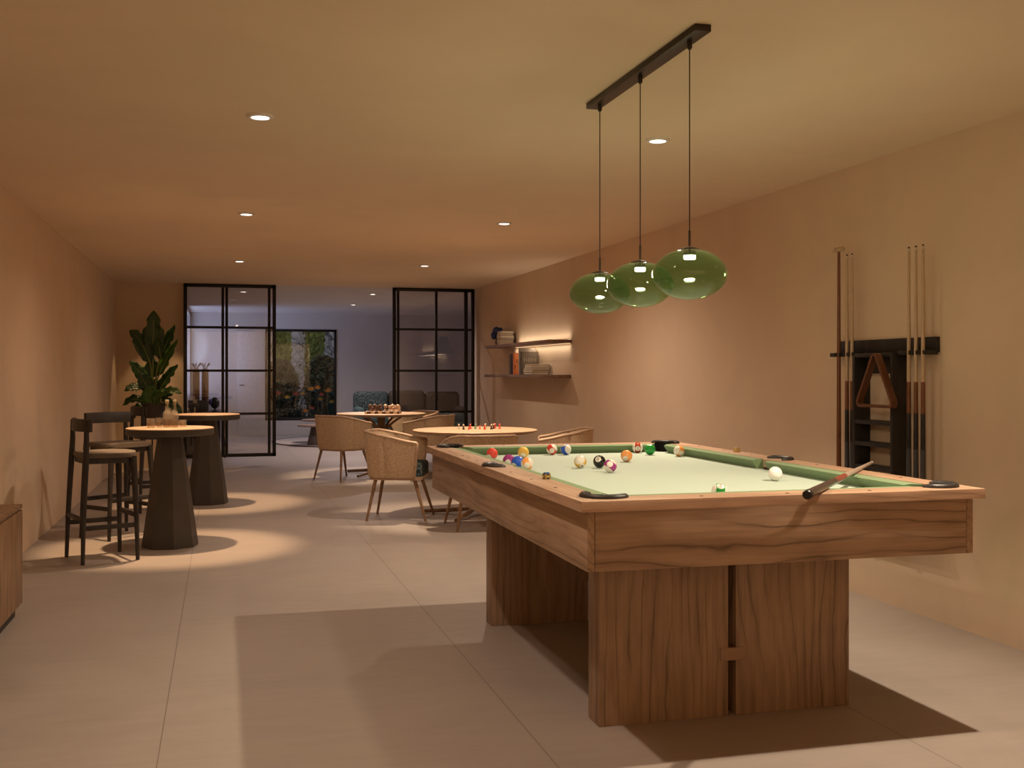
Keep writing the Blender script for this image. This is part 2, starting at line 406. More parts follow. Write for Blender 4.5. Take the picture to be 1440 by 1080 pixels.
# short rails (front, back): mitred at the corners and scooped around the pockets
def short_rail(sy):
    cx, cy = IA-0.002, IB-0.002
    dm = PR/math.sqrt(2)
    # right half from the mitre to the inner edge, around the pocket
    p = [(-A, B), (A, B)]
    p += arc(cx, cy, PR, 45, 180-2, 10)
    q = [(-x, y) for x, y in reversed(p[2:])]
    poly = p + q
    return [(x, y*sy) for x, y in poly]
for sy in (-1, 1):
    bm = nb(); prism(bm, short_rail(sy), RZ-0.034, RZ, 0.003); obj('rail', bm, RAILX, pt, smooth=30)
for sx in (-1, 1):
    cx, cy = IA-0.002, IB-0.002
    up = arc(cx, cy, PR, 45, -90+2, 10)               # from mitre down to inner edge
    p = [(A, -B), (A, B)] + up
    p += arc(SPX, 0, SPR, 100+35, 225, 10)
    p += [(x, -y) for x, y in reversed(up)]
    bm = nb(); prism(bm, [(x*sx, y) for x, y in p], RZ-0.034, RZ, 0.003); obj('rail', bm, RAILY, pt, smooth=30)
# aprons
AO = 0.028
for sy in (-1, 1):
    bm = nb(); box(bm, (0, sy*(B-AO-0.0125), (0.628+RZ-0.034)/2), (2*(A-AO)-0.052, 0.025, RZ-0.034-0.628), 0.002); obj('apron', bm, OAKX, pt)
for sx in (-1, 1):
    bm = nb(); box(bm, (sx*(A-AO-0.0125), 0, (0.628+RZ-0.034)/2), (0.025, 2*(B-AO), RZ-0.034-0.628), 0.002); obj('apron', bm, OAKY, pt)
bm = nb(); box(bm, (0, 0, 0.645), (2*(A-AO)-0.06, 2*(B-AO)-0.06, 0.02)); obj('bottom_board', bm, OAKX, pt)
# bed cloth with pocket notches
poly = []
for sx, sy, a0, a1 in ((1, 1, -85, -185), (-1, 1, 5, -95), (-1, -1, 95, -5), (1, -1, 185, 85)):
    pass
cx, cy = IA-0.002, IB-0.002
q1 = arc(cx, cy, PR, -88, -182, 12)                      # scoop of the (+,+) corner
s1 = arc(SPX, 0, SPR, 130, 230, 10)
right = s1 + [(IA, -(IB-0.063))] + [(x, -y) for x, y in q1]
right = [(x, y) for x, y in right]
top = [(IA, IB-0.064)] + q1
poly = []
poly += [(x, y) for x, y in top]                       # goes +,+ corner towards top edge
poly += [(-x, y) for x, y in reversed(top)]
poly += [(-x, y) for x, y in s1]
poly += [(-x, -y) for x, y in top]
poly += [(x, -y) for x, y in reversed(top)]
poly += [(x, -y) for x, y in s1]
bm = nb(); prism(bm, poly, BED-0.03, BED); obj('playing_bed', bm, CLOTH, pt, smooth=None)
# cushions
CW = 0.052
def cushion(p0, p1, inward, e0, e1):
    """p0,p1 along the rail's inner edge; e0,e1 how far the nose end is drawn in"""
    p0, p1, n = Vector(p0), Vector(p1), Vector(inward)
    t = (p1-p0).normalized()
    bm = nb(); rings = []
    for p, e, s in ((p0, e0, 1), (p1, e1, -1)):
        pn = p + t*e*s + n*CW
        pm = p + t*e*s*0.6 + n*CW*0.62
        rings.append([(p.x, p.y, BED), (p.x, p.y, RZ-0.001), (pm.x, pm.y, RZ-0.001), (pn.x, pn.y, RZ-0.006), (pn.x, pn.y, RZ-0.011), (pn.x-n.x*0.022, pn.y-n.y*0.022, BED+0.004), (pn.x-n.x*0.024, pn.y-n.y*0.024, BED)])
    loft(bm, rings); return obj('cushion', bm, CUSH, pt, smooth=25)
for sy in (-1, 1):
    cushion((-(IA-0.062), sy*IB), (IA-0.062, sy*IB), (0, -sy), 0.045, 0.045)
for sx in (-1, 1):
    cushion((sx*IA, 0.044), (sx*IA, IB-0.062), (-sx, 0), 0.014, 0.045)
    cushion((sx*IA, -0.044), (sx*IA, -(IB-0.062)), (-sx, 0), 0.014, 0.045)
# pockets: raised collar, liner bucket
def pocket(cx, cy, r, a_mid, half, wc=0.024):
    bm = nb(); rings = []
    n = 24
    pts = [(a_mid-half) + 2*half*k/n for k in range(n+1)]
    for i, a in enumerate(pts):
        ca, sa = math.cos(R(a)), math.sin(R(a))
        prof = []
        e = min(1, 0.55 + min(i, n-i)*0.2)
        for k in range(12):
            f = 2*PI*k/12
            rr = r + wc/2 + math.cos(f)*wc/2*e
            prof.append((cx+ca*rr, cy+sa*rr, RZ+0.002+math.sin(f)*0.0125*e))
        rings.append(prof)
    loft(bm, rings)
    p = obj('pocket', bm, LEATHER, pt, smooth=60)
    bm = nb()
    lathe(bm, [(r-0.004, RZ-0.004), (r-0.006, BED-0.06), (r-0.02, BED-0.075), (0.001, BED-0.08), (0.001, BED-0.084), (r-0.014, BED-0.08), (r, BED-0.062), (r+0.0, RZ-0.004)], 28, (cx, cy, 0), False, False)
    # keep only the outer side of the bucket above the bed so the mouth stays open
    am = R(a_mid)
    kill = []
    for f in bm.faces:
        c = f.calc_center_median()
        d = (c.x-cx)*math.cos(am) + (c.y-cy)*math.sin(am)
        if c.z > BED-0.05 and d < -0.2*r: kill.append(f)
    bmesh.ops.delete(bm, geom=kill, context='FACES')
    obj('pocket_liner', bm, LINER, p, smooth=60)
for sx in (-1, 1):
    for sy in (-1, 1):
        pocket(sx*(IA-0.002), sy*(IB-0.002), PR-0.004, math.degrees(math.atan2(sy, sx)), 112)
    pocket(sx*SPX, 0, SPR-0.004, 0 if sx > 0 else 180, 92, 0.030)
# sights inlaid in the rails
for sx in (-1, 1):
    for k in (-3, -2, -1, 1, 2, 3):
        bm = nb(); cyl(bm, (sx*(A-0.045), k*(IB*2)/8.0, RZ-0.001), 0.0065, 0.002, 12); obj('rail_sight', bm, SIGHT, pt)
for sy in (-1, 1):
    for k in (-1, 0, 1):
        bm = nb(); cyl(bm, (k*IA/2, sy*(B-0.045), RZ-0.001), 0.0065, 0.002, 12); obj('rail_sight', bm, SIGHT, pt)
# slab legs, two a side, tied by a key
for y0 in (3.598, 5.165):
    for x0, x1 in ((1.283, 1.782), (1.812, 2.279)):
        bm = nb(); box(bm, ((x0+x1)/2-TX, y0+0.0575-TY, 0.318), (x1-x0, 0.115, 0.636), 0.003); obj('leg', bm, OAKZ, pt)
    bm = nb(); box(bm, (1.797-TX, y0+0.020-TY, 0.225), (0.095, 0.048, 0.046), 0.001); obj('key_block', bm, OAKP, pt)

# ------------------------------------------------------------------ balls
def ball_mat(name, col, stripe, disc=True):
    m, nt, b = mat(name)
    tc = N(nt, 'ShaderNodeTexCoord'); nm = N(nt, 'ShaderNodeVectorMath', operation='NORMALIZE'); L(nt, tc.outputs['Object'], nm.inputs[0])
    sp = N(nt, 'ShaderNodeSeparateXYZ'); L(nt, nm.outputs[0], sp.inputs[0])
    white = (0.80, 0.76, 0.68, 1)
    base = None
    if stripe:
        ab = N(nt, 'ShaderNodeMath', operation='ABSOLUTE'); L(nt, sp.outputs['Z'], ab.inputs[0])
        lt = N(nt, 'ShaderNodeMath', operation='LESS_THAN'); lt.inputs[1].default_value = 0.52; L(nt, ab.outputs[0], lt.inputs[0])
        mx = N(nt, 'ShaderNodeMix', data_type='RGBA'); mx.inputs[6].default_value = white; mx.inputs[7].default_value = (*col, 1); L(nt, lt.outputs[0], mx.inputs[0]); base = mx.outputs[2]
    if disc:
        ax = N(nt, 'ShaderNodeMath', operation='ABSOLUTE'); L(nt, sp.outputs['X'], ax.inputs[0])
        gt = N(nt, 'ShaderNodeMath', operation='GREATER_THAN'); gt.inputs[1].default_value = 0.885; L(nt, ax.outputs[0], gt.inputs[0])
        m2 = N(nt, 'ShaderNodeMix', data_type='RGBA'); L(nt, gt.outputs[0], m2.inputs[0]); m2.inputs[7].default_value = white
        if base: L(nt, base, m2.inputs[6])
        else: m2.inputs[6].default_value = (*col, 1)
        base = m2.outputs[2]
    if base: L(nt, base, b.inputs['Base Color'])
    else: b.inputs['Base Color'].default_value = (*col, 1)
    b.inputs['Roughness'].default_value = 0.12; b.inputs['Specular IOR Level'].default_value = 0.5
    return m
INK = plain('number_ink', (0.02, 0.02, 0.02), 0.4)
BR = 0.0292
def numeral(txt, parent, r, sgn=1):
    cu = bpy.data.curves.new('number', 'FONT'); cu.body = txt; cu.size = 0.021 if len(txt) == 1 else 0.017; cu.align_x = 'CENTER'; cu.align_y = 'CENTER'
    to = bpy.data.objects.new('number_text', cu); C.objects.link(to)
    bpy.context.view_layer.update()
    me = bpy.data.meshes.new_from_object(to.evaluated_get(bpy.context.evaluated_depsgraph_get()))
    bpy.data.objects.remove(to); bpy.data.curves.remove(cu)
    bm = nb(); bm.from_mesh(me); bpy.data.meshes.remove(me)
    bmesh.ops.subdivide_edges(bm, edges=[e for e in bm.edges if e.calc_length() > 0.004], cuts=2)
    for v in bm.verts:
        p = Vector((0.026*sgn, v.co.x*sgn, v.co.y)).normalized()*(r+0.0002); v.co = p
    me2 = bpy.data.meshes.new('number'); bm.to_mesh(me2); bm.free(); me2.materials.append(INK)
    o = bpy.data.objects.new('number', me2); C.objects.link(o); o.parent = parent
# name, x, y, colour, stripe, number, direction of the number disc (world), roll, label
YEL, BLU, RED, PUR, ORA, GRN, MAR, BLK = (0.80, 0.50, 0.10), (0.03, 0.11, 0.62), (0.75, 0.07, 0.05), (0.34, 0.04, 0.22), (0.90, 0.38, 0.12), (0.02, 0.30, 0.05), (0.42, 0.05, 0.02), (0.012, 0.011, 0.010)
bl = [   # x, y, colour, striped, number, direction of the stripe's pole, direction of the number disc
 (1.328, 5.338, RED, False, '3', (0, 0, 1), (0.7, 0.5, 0.5), 'plain red pool ball alone at the far left, half hidden by the left cushion'),
 (1.508, 5.392, YEL, False, '1', (0, 0, 1), (0.3, 0.8, 0.5), 'plain yellow pool ball behind the small cluster at the left side pocket'),
 (1.300, 4.90, PUR, False, '4', (0, 0, 1), (0.4, 0.9, 0.2), 'plum purple pool ball, back left of the cluster by the left side pocket'),
 (1.318, 4.805, BLU, False, '2', (0, 0, 1), (0.75, 0.4, 0.5), 'plain blue pool ball in the middle of the cluster by the left side pocket'),
 (1.336, 4.712, ORA, True, '13', (0.85, -0.3, 0.35), (0.3, 0.9, 0.2), 'orange and cream pool ball at the front of the cluster by the left side pocket'),
 (1.712, 5.552, RED, True, '11', (0.70, -0.30, 0.62), (0.3, 0.9, 0.2), 'red and white pool ball touching a blue one near the back cushion'),
 (1.786, 5.536, BLU, True, '10', (0.50, -0.80, 0.15), (-0.6, 0.3, 0.6), 'blue striped pool ball showing its white cap, right of the red and white one'),
 (1.606, 4.762, YEL, True, '9', (-0.38, -0.68, 0.60), (0.3, -0.2, -0.9), 'mostly white pool ball with a yellow patch low down, left of the black ball'),
 (1.692, 4.739, BLK, False, '8', (0.2, 0.5, 0.8), (-0.50, -0.72, 0.48), 'black pool ball with a white number disc'),
 (1.662, 4.512, PUR, True, '12', (0.62, 0.05, 0.78), (0.4, 0.8, -0.3), 'white pool ball with a purple pink stripe, in front of the black ball'),
 (1.938, 5.029, ORA, False, '5', (0, 0, 1), (0.5, 0.7, 0.4), 'plain orange pool ball in mid table, in front of the brown red one'),
 (2.212, 5.572, MAR, True, '15', (0.93, -0.36, 0.0), (-0.30, -0.90, -0.12), 'white ball with an upright brown red stripe and number disc by the back cushion'),
 (2.221, 5.415, GRN, False, '6', (0, 1, 0), (-0.1, -0.15, 1.0), 'plain green pool ball in front of the back right corner pocket'),
 (2.329, 5.277, ORA, True, '13', (-0.93, -0.15, 0.25), (0.2, 0.9, 0.3), 'white and orange striped pool ball beside the right cushion'),
 (2.183, 3.986, (0.82, 0.80, 0.76), False, '', (0, 0, 1), (1, 0, 0), 'plain white cue ball in front of the right side pocket'),
 (1.668, 3.435, GRN, True, '14', (-0.85, 0.3, 0.1), (-0.22, -0.55, 0.78), 'green striped pool ball peeping over the front rail, number disc up'),
]
for x, y, col, st, num, pole, dr, lab in bl:
    nm = 'cue_ball' if num == '' else 'pool_ball'
    bm = nb(); bmesh.ops.create_uvsphere(bm, u_segments=40, v_segments=24, radius=BR)
    o = obj(nm, bm, ball_mat('ball_'+(num or 'cue'), col, st, num != ''), smooth=180)
    o.location = (x, y, BED+BR+0.0004)
    d = Vector(dr).normalized(); zv = Vector(pole); zv = (zv - d*zv.dot(d)).normalized(); yv = zv.cross(d)
    if st and abs(Vector(pole).normalized().dot(d)) > 0.05:      # keep the stripe's pole exact, slide the disc onto the band
        zv = Vector(pole).normalized(); d = (d - zv*d.dot(zv)).normalized(); yv = zv.cross(d)
    o.rotation_mode = 'QUATERNION'; o.rotation_quaternion = Matrix((d, yv, zv)).transposed().to_quaternion()
    tag(o, lab, 'pool ball', 'pool balls on the table')
    if num: numeral(num, o, BR, 1)

# ------------------------------------------------------------------ cue on the table, chalk
CUEP = plain('cue_maple', (0.50, 0.37, 0.24), 0.3, var=0.08)
CUEPK = plain('cue_shaft_grey', (0.38, 0.29, 0.22), 0.3, var=0.08)
CUED = plain('cue_butt_brown', (0.055, 0.035, 0.026), 0.3, var=0.2, scale=60)
CUER = plain('cue_red_joint', (0.22, 0.05, 0.03), 0.3)
CUEB = plain('cue_black', (0.01, 0.009, 0.009), 0.35)
CUEM = plain('cue_mahogany', (0.16, 0.055, 0.02), 0.3, var=0.2)
CUEG = plain('cue_wrap_grey', (0.055, 0.055, 0.06), 0.7)
def cue(label, loc, rot=None, dirv=None, style=0, group=None, ln=1.46):
    """built along +Z, butt at the origin"""
    t = thing('pool_cue', label, 'pool cue', loc, 0, group)
    if dirv is not None: t.rotation_euler = Vector(dirv).to_track_quat('Z', 'Y').to_euler()
    def seg(name, z0, z1, m, r0=None, r1=None):
        f = lambda z: 0.0150 - (0.0150-0.0062)*z/ln
        bm = nb(); lathe(bm, [(f(z0) if r0 is None else r0, z0), (f(z1) if r1 is None else r1, z1)], 20); return obj(name, bm, m, t)
    if style == 0:
        bm = nb(); lathe(bm, [(0.004, -0.004), (0.0125, -0.004), (0.0152, 0.0), (0.0152, 0.03)], 24); obj('bumper', bm, CUEB, t)
        seg('butt', 0.03, 0.50, CUED); seg('joint', 0.50, 0.72, CUER); seg('shaft', 0.72, ln-0.03, CUEPK); seg('ferrule', ln-0.03, ln-0.010, CREAM); seg('tip', ln-0.010, ln, SIGHT, 0.0062, 0.005)
    else:
        bm = nb(); lathe(bm, [(0.004, -0.004), (0.0125, -0.004), (0.0152, 0.0), (0.0152, 0.02)], 16); obj('bumper', bm, CUEB, t)
        seg('wrap', 0.02, 0.40, CUEG); seg('forearm', 0.40, 0.58, CUEB); seg('splice', 0.58, 0.74, CUEM); seg('shaft', 0.74, ln-0.022, CUEP); seg('ferrule', ln-0.022, ln-0.008, CREAM); seg('tip', ln-0.008, ln, SIGHT, 0.0062, 0.005)
    return t
p0, p1 = Vector((1.764, 3.019, RZ+0.0165)), Vector((2.720, 4.117, RZ+0.009))
cue('brown butted pool cue lying across the front right corner of the pool table', p0, dirv=p1-p0)
def chalk(loc, rz, body, top, label):
    t = thing('chalk_cube', label, 'chalk', loc, rz)
    bm = nb(); box(bm, (0, 0, 0.0105), (0.024, 0.024, 0.021), 0.001); w = obj('paper_wrap', bm, body, t)
    bm = nb(); lathe(bm, [(0.0118, 0), (0.0118, 0.004), (0.009, 0.003), (0.004, 0.0015)], 4, (0, 0, 0.021)); o = obj('chalk_top', bm, top, t, rot=(0, 0, R(45)), smooth=None)
    bm = nb()
    for s in (-1, 1):
        for k in (-1, 1): box(bm, (s*0.0121, k*0.008, 0.0105), (0.0006, 0.003, 0.019)); box(bm, (k*0.008, s*0.0121, 0.0105), (0.003, 0.0006, 0.019))
        box(bm, (s*0.0121, 0, 0.0105), (0.0007, 0.008, 0.007)); box(bm, (0, s*0.0121, 0.0105), (0.008, 0.0007, 0.007))
    obj('wrapper_mark', bm, plain('wrapper_yellow', (0.55, 0.36, 0.06), 0.6), t, smooth=None)
chalk((1.171, 3.865, RZ), R(8), plain('chalk_wrapper_black', (0.02, 0.02, 0.022), 0.6), plain('chalk_blue', (0.05, 0.12, 0.30), 0.9), 'dark chalk cube with a blue top on the left rail of the pool table')
chalk((2.487, 4.93, RZ), R(14), plain('chalk_wrapper_tan', (0.55, 0.42, 0.22), 0.6), plain('chalk_tan', (0.5, 0.38, 0.2), 0.9), 'pale tan chalk cube on the right rail behind the side pocket')

# ------------------------------------------------------------------ pendant lamp
PX = 1.573; PYS = (3.475, 3.935, 4.40)
pl = thing('pendant_lamp', 'bronze ceiling bar pendant with three green glass globes above the pool table', 'pendant lamp', (PX, 3.93, ZC))
bm = nb(); box(bm, (0.0, 0.0, -0.012), (0.060, 1.13, 0.024), 0.002); obj('ceiling_bar', bm, BROWNM, pl)
GREEN = glass('green_glass', (0.48, 0.68, 0.44), refl=0.9, ior=1.45)
nt_ = GREEN.node_tree; mo = nt_.nodes['Material Output']; old = mo.inputs['Surface'].links[0].from_socket
tl = N(nt_, 'ShaderNodeBsdfTranslucent'); tl.inputs['Color'].default_value = (0.22, 0.40, 0.10, 1)
df = N(nt_, 'ShaderNodeMixShader'); df.inputs[0].default_value = 0.010; L(nt_, old, df.inputs[1]); L(nt_, tl.outputs[0], df.inputs[2]); L(nt_, df.outputs[0], mo.inputs['Surface'])
PUCK = emis('pendant_led', (1.0, 0.86, 0.66), 38.0)
for y in PYS:
    yy = y-3.93
    bm = nb(); lathe(bm, [(0.009, -0.024), (0.009, -0.05), (0.004, -0.056)], 14, (0, yy, 0)); tube(bm, [(0, yy, -0.05), (0, yy, 1.70-ZC)], 0.0022, 8); tube(bm, [(0, yy, 1.745-ZC), (0, yy, 1.69-ZC)], 0.0042, 10)
    obj('cord', bm, BROWNM, pl)
    zc = 1.592-ZC; a, c = 0.1295, 0.089
    prof = []
    for k in range(31):
        f = R(72) - (R(72)+R(90))*k/30
        prof.append((max(0.0005, a*math.cos(f)), zc + c*math.sin(f)))
    bm = nb(); lathe(bm, prof, 56, (0, yy, 0), False, False)
    g = obj('glass_globe', bm, GREEN, pl, smooth=180)
    bm = nb(); lathe(bm, [(0.001, zc+0.096), (0.012, zc+0.095), (0.032, zc+0.090), (0.042, zc+0.084), (0.040, zc+0.081), (0.012, zc+0.086)], 28, (0, yy, 0)); obj('cap', bm, BROWNM, pl)
    bm = nb(); lathe(bm, [(0.021, zc+0.083), (0.021, zc+0.066)], 24, (0, yy, 0)); k_ = obj('lamp_holder', bm, BROWNM, pl)
    bm = nb(); lathe(bm, [(0.0205, zc+0.066), (0.0205, zc+0.055), (0.018, zc+0.053)], 24, (0, yy, 0)); obj('led_disc', bm, PUCK, k_)
    l = bpy.data.lights.new('pendant_light_source', 'POINT'); l.energy = 6; l.color = (1.0, 0.66, 0.66); l.shadow_soft_size = 0.02
    o = bpy.data.objects.new('pendant_light_source', l); C.objects.link(o); o.location = (PX, y, 1.592+0.035)

# ------------------------------------------------------------------ cue rack on the right wall
RX = X1
rk = thing('cue_rack', 'black wooden cue rack with small shelves fixed on the right wall', 'cue rack', (RX, 5.12, 0))
bm = nb(); box(bm, (-0.0125, 0.0, 1.392), (0.025, 0.88, 0.078), 0.002); obj('back_board', bm, BLACKW, rk)
# notched cue holders left and right of the box
def holder(y0, y1, ys):
    bm = nb(); box(bm, (-0.0125-0.03, (y0+y1)/2, 1.352), (0.06, abs(y1-y0), 0.022), 0.002)
    for y in ys:
        for s in (-1, 1): box(bm, (-0.082, y+s*0.019, 1.352), (0.034, 0.011, 0.022), 0.002)
    obj('cue_holder', bm, BLACKW, rk)
holder(0.190, 0.46, [0.345, 0.262, 0.212]); holder(-0.185, -0.44, [-0.305, -0.363, -0.42])
for y, nm in ((0.175, 'side_panel'), (-0.175, 'side_panel')):
    bm = nb(); box(bm, (-0.05, y, 0.875), (0.10, 0.022, 0.95), 0.002); obj(nm, bm, BLACKW, rk)
bm = nb(); box(bm, (-0.05, 0, 1.345), (0.10, 0.33, 0.022), 0.002); obj('top_panel', bm, BLACKW, rk)
bm = nb(); box(bm, (-0.012, 0, 1.29), (0.02, 0.33, 0.09), 0.002); obj('header', bm, BLACKW, rk)
for z in (0.98, 0.862, 0.735, 0.42):
    bm = nb(); box(bm, (-0.05, 0, z), (0.096, 0.33, 0.022), 0.002); obj('shelf', bm, BLACKW, rk)
bm = nb(); box(bm, (-0.055, 0, 0.445), (0.11, 0.88, 0.024), 0.002)
obj('base_shelf', bm, BLACKW, rk)
CUEX = RX-0.085
G = 'cues standing in the wall rack'
labs = {5.374: 'pale pool cue in the rack, left one of the two beside the bridge stick', 5.324: 'pale pool cue in the rack, right beside the left side panel',
        4.807: 'pale pool cue in the rack, nearest the right side panel of its three', 4.749: 'pale pool cue in the rack, middle of the three on the right', 4.692: 'pale pool cue at the outer right end of the wall rack'}
for y, lab in labs.items():
    cue(lab, (CUEX, y+0.008, 0.463), style=1, group=G, ln=1.452 if y > 5 else 1.43)
bs = thing('bridge_stick', 'reddish brown bridge stick with a crosspiece on top, at the left end of the rack', 'bridge stick', (CUEX, 5.465, 0.463))
bm = nb(); lathe(bm, [(0.015, 0), (0.012, 0.7), (0.008, 1.475)], 16); obj('shaft', bm, CUEM, bs)
bm = nb(); box(bm, (0, 0, 1.485), (0.02, 0.10, 0.016), 0.003)
for k in (-1, 0, 1): box(bm, (0, k*0.034, 1.496), (0.018, 0.014, 0.012), 0.003)
obj('bridge_head', bm, CUEP, bs)
# triangle hanging inside the rack
tr = thing('ball_triangle', 'brown wooden ball triangle hanging in the black cue rack', 'triangle', (RX-0.132, 5.03, 1.325))
bm = nb()
def tri(r, rad):
    pts = []
    for a0 in (90, 210, 330):
        c = Vector((math.cos(R(a0)), math.sin(R(a0))))*r
        for k in range(7):
            a = R(a0-60 + 120*k/6); pts.append((c.x+rad*math.cos(a), c.y*1.0+rad*math.sin(a)))
    return pts
o1, i1 = tri(0.155, 0.028), tri(0.155, 0.012)
vo = [[bm.verts.new((x, p[0], p[1]-0.155)) for p in q] for x, q in ((0.018, o1), (-0.018, o1), (-0.018, i1), (0.018, i1))]
for k in range(4): ring_faces(bm, vo[k], vo[(k+1) % 4])
obj('triangle_frame', bm, plain('triangle_wood', (0.13, 0.05, 0.022), 0.35, var=0.2), tr, smooth=40)
bm = nb(); tube(bm, [(0.029, 0, 0.010), (0.0, 0, 0.006), (-0.024, 0, 0.009)], 0.004); obj('hook', bm, BLACKM, tr)

# ------------------------------------------------------------------ bar tables
def bar_table(x, y, label):
    t = thing('bar_table', label, 'table', (x, y, 0), 0, 'round bar tables')
    bm = nb(); lathe(bm, [(0.285, 0.800), (0.300, 0.803), (0.305, 0.810), (0.305, 0.846)], 56); obj('table_edge', bm, BASEB, t)
    bm = nb(); lathe(bm, [(0.305, 0.846), (0.304, 0.852), (0.299, 0.855)], 56); obj('table_top', bm, TOPSTONE, t)
    bm = nb(); lathe(bm, [(0.195, 0.0), (0.197, 0.012), (0.088, 0.800)], 8); obj('base', bm, BASEB, t, rot=(0, 0, R(10)), smooth=20)
    return t
bar_table(-0.36, 8.17, 'round bar table on a dark faceted cone base, the one carrying bottles')
bar_table(-0.135, 10.74, 'round bar table on a dark faceted cone base, bare one by the glass door')

# ------------------------------------------------------------------ bar stools
PAD = plain('stool_pad', (0.115, 0.085, 0.058), 0.7, var=0.12, scale=80, bump=0.05)
def make_stool(label):
    """faces +X"""
    t = thing('bar_stool', label, 'bar stool', (0, 0, 0), 0, 'dark bar stools')
    for s in (-1, 1):
        bm = nb(); tube(bm, [(-0.178, s*0.200, 0.0), (-0.170, s*0.190, 0.30), (-0.152, s*0.178, 0.66), (-0.146, s*0.170, 0.80), (-0.146, s*0.165, 0.935)], [0.013, 0.0165, 0.020, 0.018, 0.014], 10); obj('leg', bm, DARKW, t)
        bm = nb(); tube(bm, [(0.175, s*0.200, 0.0), (0.170, s*0.190, 0.30), (0.160, s*0.172, 0.60), (0.155, s*0.168, 0.695)], [0.013, 0.017, 0.022, 0.024], 10); obj('leg', bm, DARKW, t)
    bm = nb(); pl_ = []
    n = 18
    for k in range(n+1):
        a = R(-90 + 180*k/n); pl_.append((0.04+0.165*math.cos(a)**0.6 if math.cos(a) > 1e-6 else 0.04, 0.21*math.sin(a)))
    pl_ += [(-0.148, 0.160), (-0.160, 0.0), (-0.148, -0.160)]
    prism(bm, pl_, 0.688, 0.722, 0.012); obj('seat_pad', bm, PAD, t)
    bm = nb(); pr = [(x*0.93, y*0.93) for x, y in pl_]; prism(bm, pr, 0.650, 0.688); obj('seat_frame', bm, DARKW, t)
    for s in (-1, 1):
        bm = nb(); box(bm, (0, s*0.190, 0.235), (0.34, 0.016, 0.032), 0.004); obj('stretcher', bm, DARKW, t)
    bm = nb(); box(bm, (0.171, 0, 0.300), (0.016, 0.37, 0.036), 0.004); obj('footrest', bm, DARKW, t)
    bm = nb(); box(bm, (-0.173, 0, 0.290), (0.016, 0.37, 0.032), 0.004); obj('stretcher', bm, DARKW, t)
    bm = nb(); rings = []
    for k in range(15):
        a = R(-27+54*k/14); r = 0.44
        cx = 0.268 - r*math.cos(a); cy = r*math.sin(a)
        nx, ny = math.cos(a), -math.sin(a)
        h0, h1 = 0.862, 0.945
        rings.append([(cx-nx*0.010, cy-ny*0.010, h0), (cx+nx*0.010, cy+ny*0.010, h0), (cx+nx*0.010, cy+ny*0.010, h1-0.004), (cx+nx*0.006, cy+ny*0.006, h1), (cx-nx*0.006, cy-ny*0.006, h1), (cx-nx*0.010, cy-ny*0.010, h1-0.004)])
    loft(bm, rings); obj('backrest', bm, DARKW, t, smooth=50)
    return t
st0 = make_stool('dark wooden bar stool nearest the left wall, its side to the viewer')
st0.location = (-0.779, 7.744, 0); st0.rotation_euler = (0, 0, R(21.4))
dup(st0, (-0.765, 8.76, 0), R(-50), 'dark wooden bar stool behind the nearest stool, wide backrest towards the wall')
dup(st0, (-0.60, 10.36, 0), R(20), 'dark wooden bar stool half hidden behind the near bar table, at the further table')

# ------------------------------------------------------------------ bottles and glasses on the near bar table
CLEAR = glass('clear_glass', (0.88, 0.85, 0.80), refl=1.2)
_n = CLEAR.node_tree; _o = _n.nodes['Material Output']; _s = _o.inputs['Surface'].links[0].from_socket
_d = N(_n, 'ShaderNodeBsdfDiffuse'); _d.inputs['Color'].default_value = (0.75, 0.68, 0.58, 1)
_m = N(_n, 'ShaderNodeMixShader'); _m.inputs[0].default_value = 0.12; L(_n, _s, _m.inputs[1]); L(_n, _d.outputs[0], _m.inputs[2]); L(_n, _m.outputs[0], _o.inputs['Surface'])
SMOKE = glass('smoky_glass', (0.72, 0.70, 0.66), refl=1.3)
LIQ = glass('pale_liquor', (0.80, 0.66, 0.45), refl=0.5)
BZ = 0.8555
def bottle(loc, label, r, h, neck, liq):
    t = thing('glass_bottle', label, 'bottle', loc, 0, 'glass bottles on the near bar table')
    bm = nb(); lathe(bm, [(r*0.4, 0.004), (r*0.96, 0.0), (r, 0.008), (r, h*0.55), (r*0.8, h*0.63), (neck, h*0.74), (neck*0.9, h*0.97), (neck*1.15, h*0.975), (neck*1.15, h)], 28, cap1=False); obj('bottle_body', bm, CLEAR, t, smooth=50)
    bm = nb(); lathe(bm, [(r*0.9, 0.008), (r*0.9, liq)], 24); obj('drink', bm, LIQ, t)
    bm = nb(); lathe(bm, [(neck*0.85, h*0.93), (neck*1.2, h), (neck*1.3, h+0.006), (neck*1.3, h+0.024), (neck*1.1, h+0.028)], 16); obj('stopper', bm, plain('glass_stopper', (0.30, 0.25, 0.16), 0.3), t)
bottle((-0.383, 8.20, BZ), 'clear glass bottle with a round stopper, left of the pair on the near bar table', 0.030, 0.172, 0.011, 0.055)
bottle((-0.328, 8.16, BZ), 'clear glass bottle, right of the pair on the near bar table', 0.026, 0.172, 0.010, 0.05)
def tumbler(loc, label, r, h):
    t = tag(None or bpy.data.objects.new('drinking_glass', None), label, 'glass', 'tumblers on the near bar table'); C.objects.link(t); t.location = loc
    bm = nb(); lathe(bm, [(r*0.3, 0.010), (r*0.84, 0.009), (r*0.96, h), (r, h), (r*0.9, 0.0), (r*0.3, 0.0)], 24, cap0=False, cap1=False); obj('glass_wall', bm, CLEAR, t, smooth=50)
    bm = nb(); lathe(bm, [(r*0.84, 0.011), (r*0.9, h*0.5)], 24); obj('drink', bm, LIQ, t)
tumbler((-0.490, 8.13, BZ), 'short clear tumbler, left end of the things on the near bar table', 0.030, 0.068)
tumbler((-0.440, 8.22, BZ), 'short clear tumbler between the left tumbler and the bottles', 0.025, 0.068)
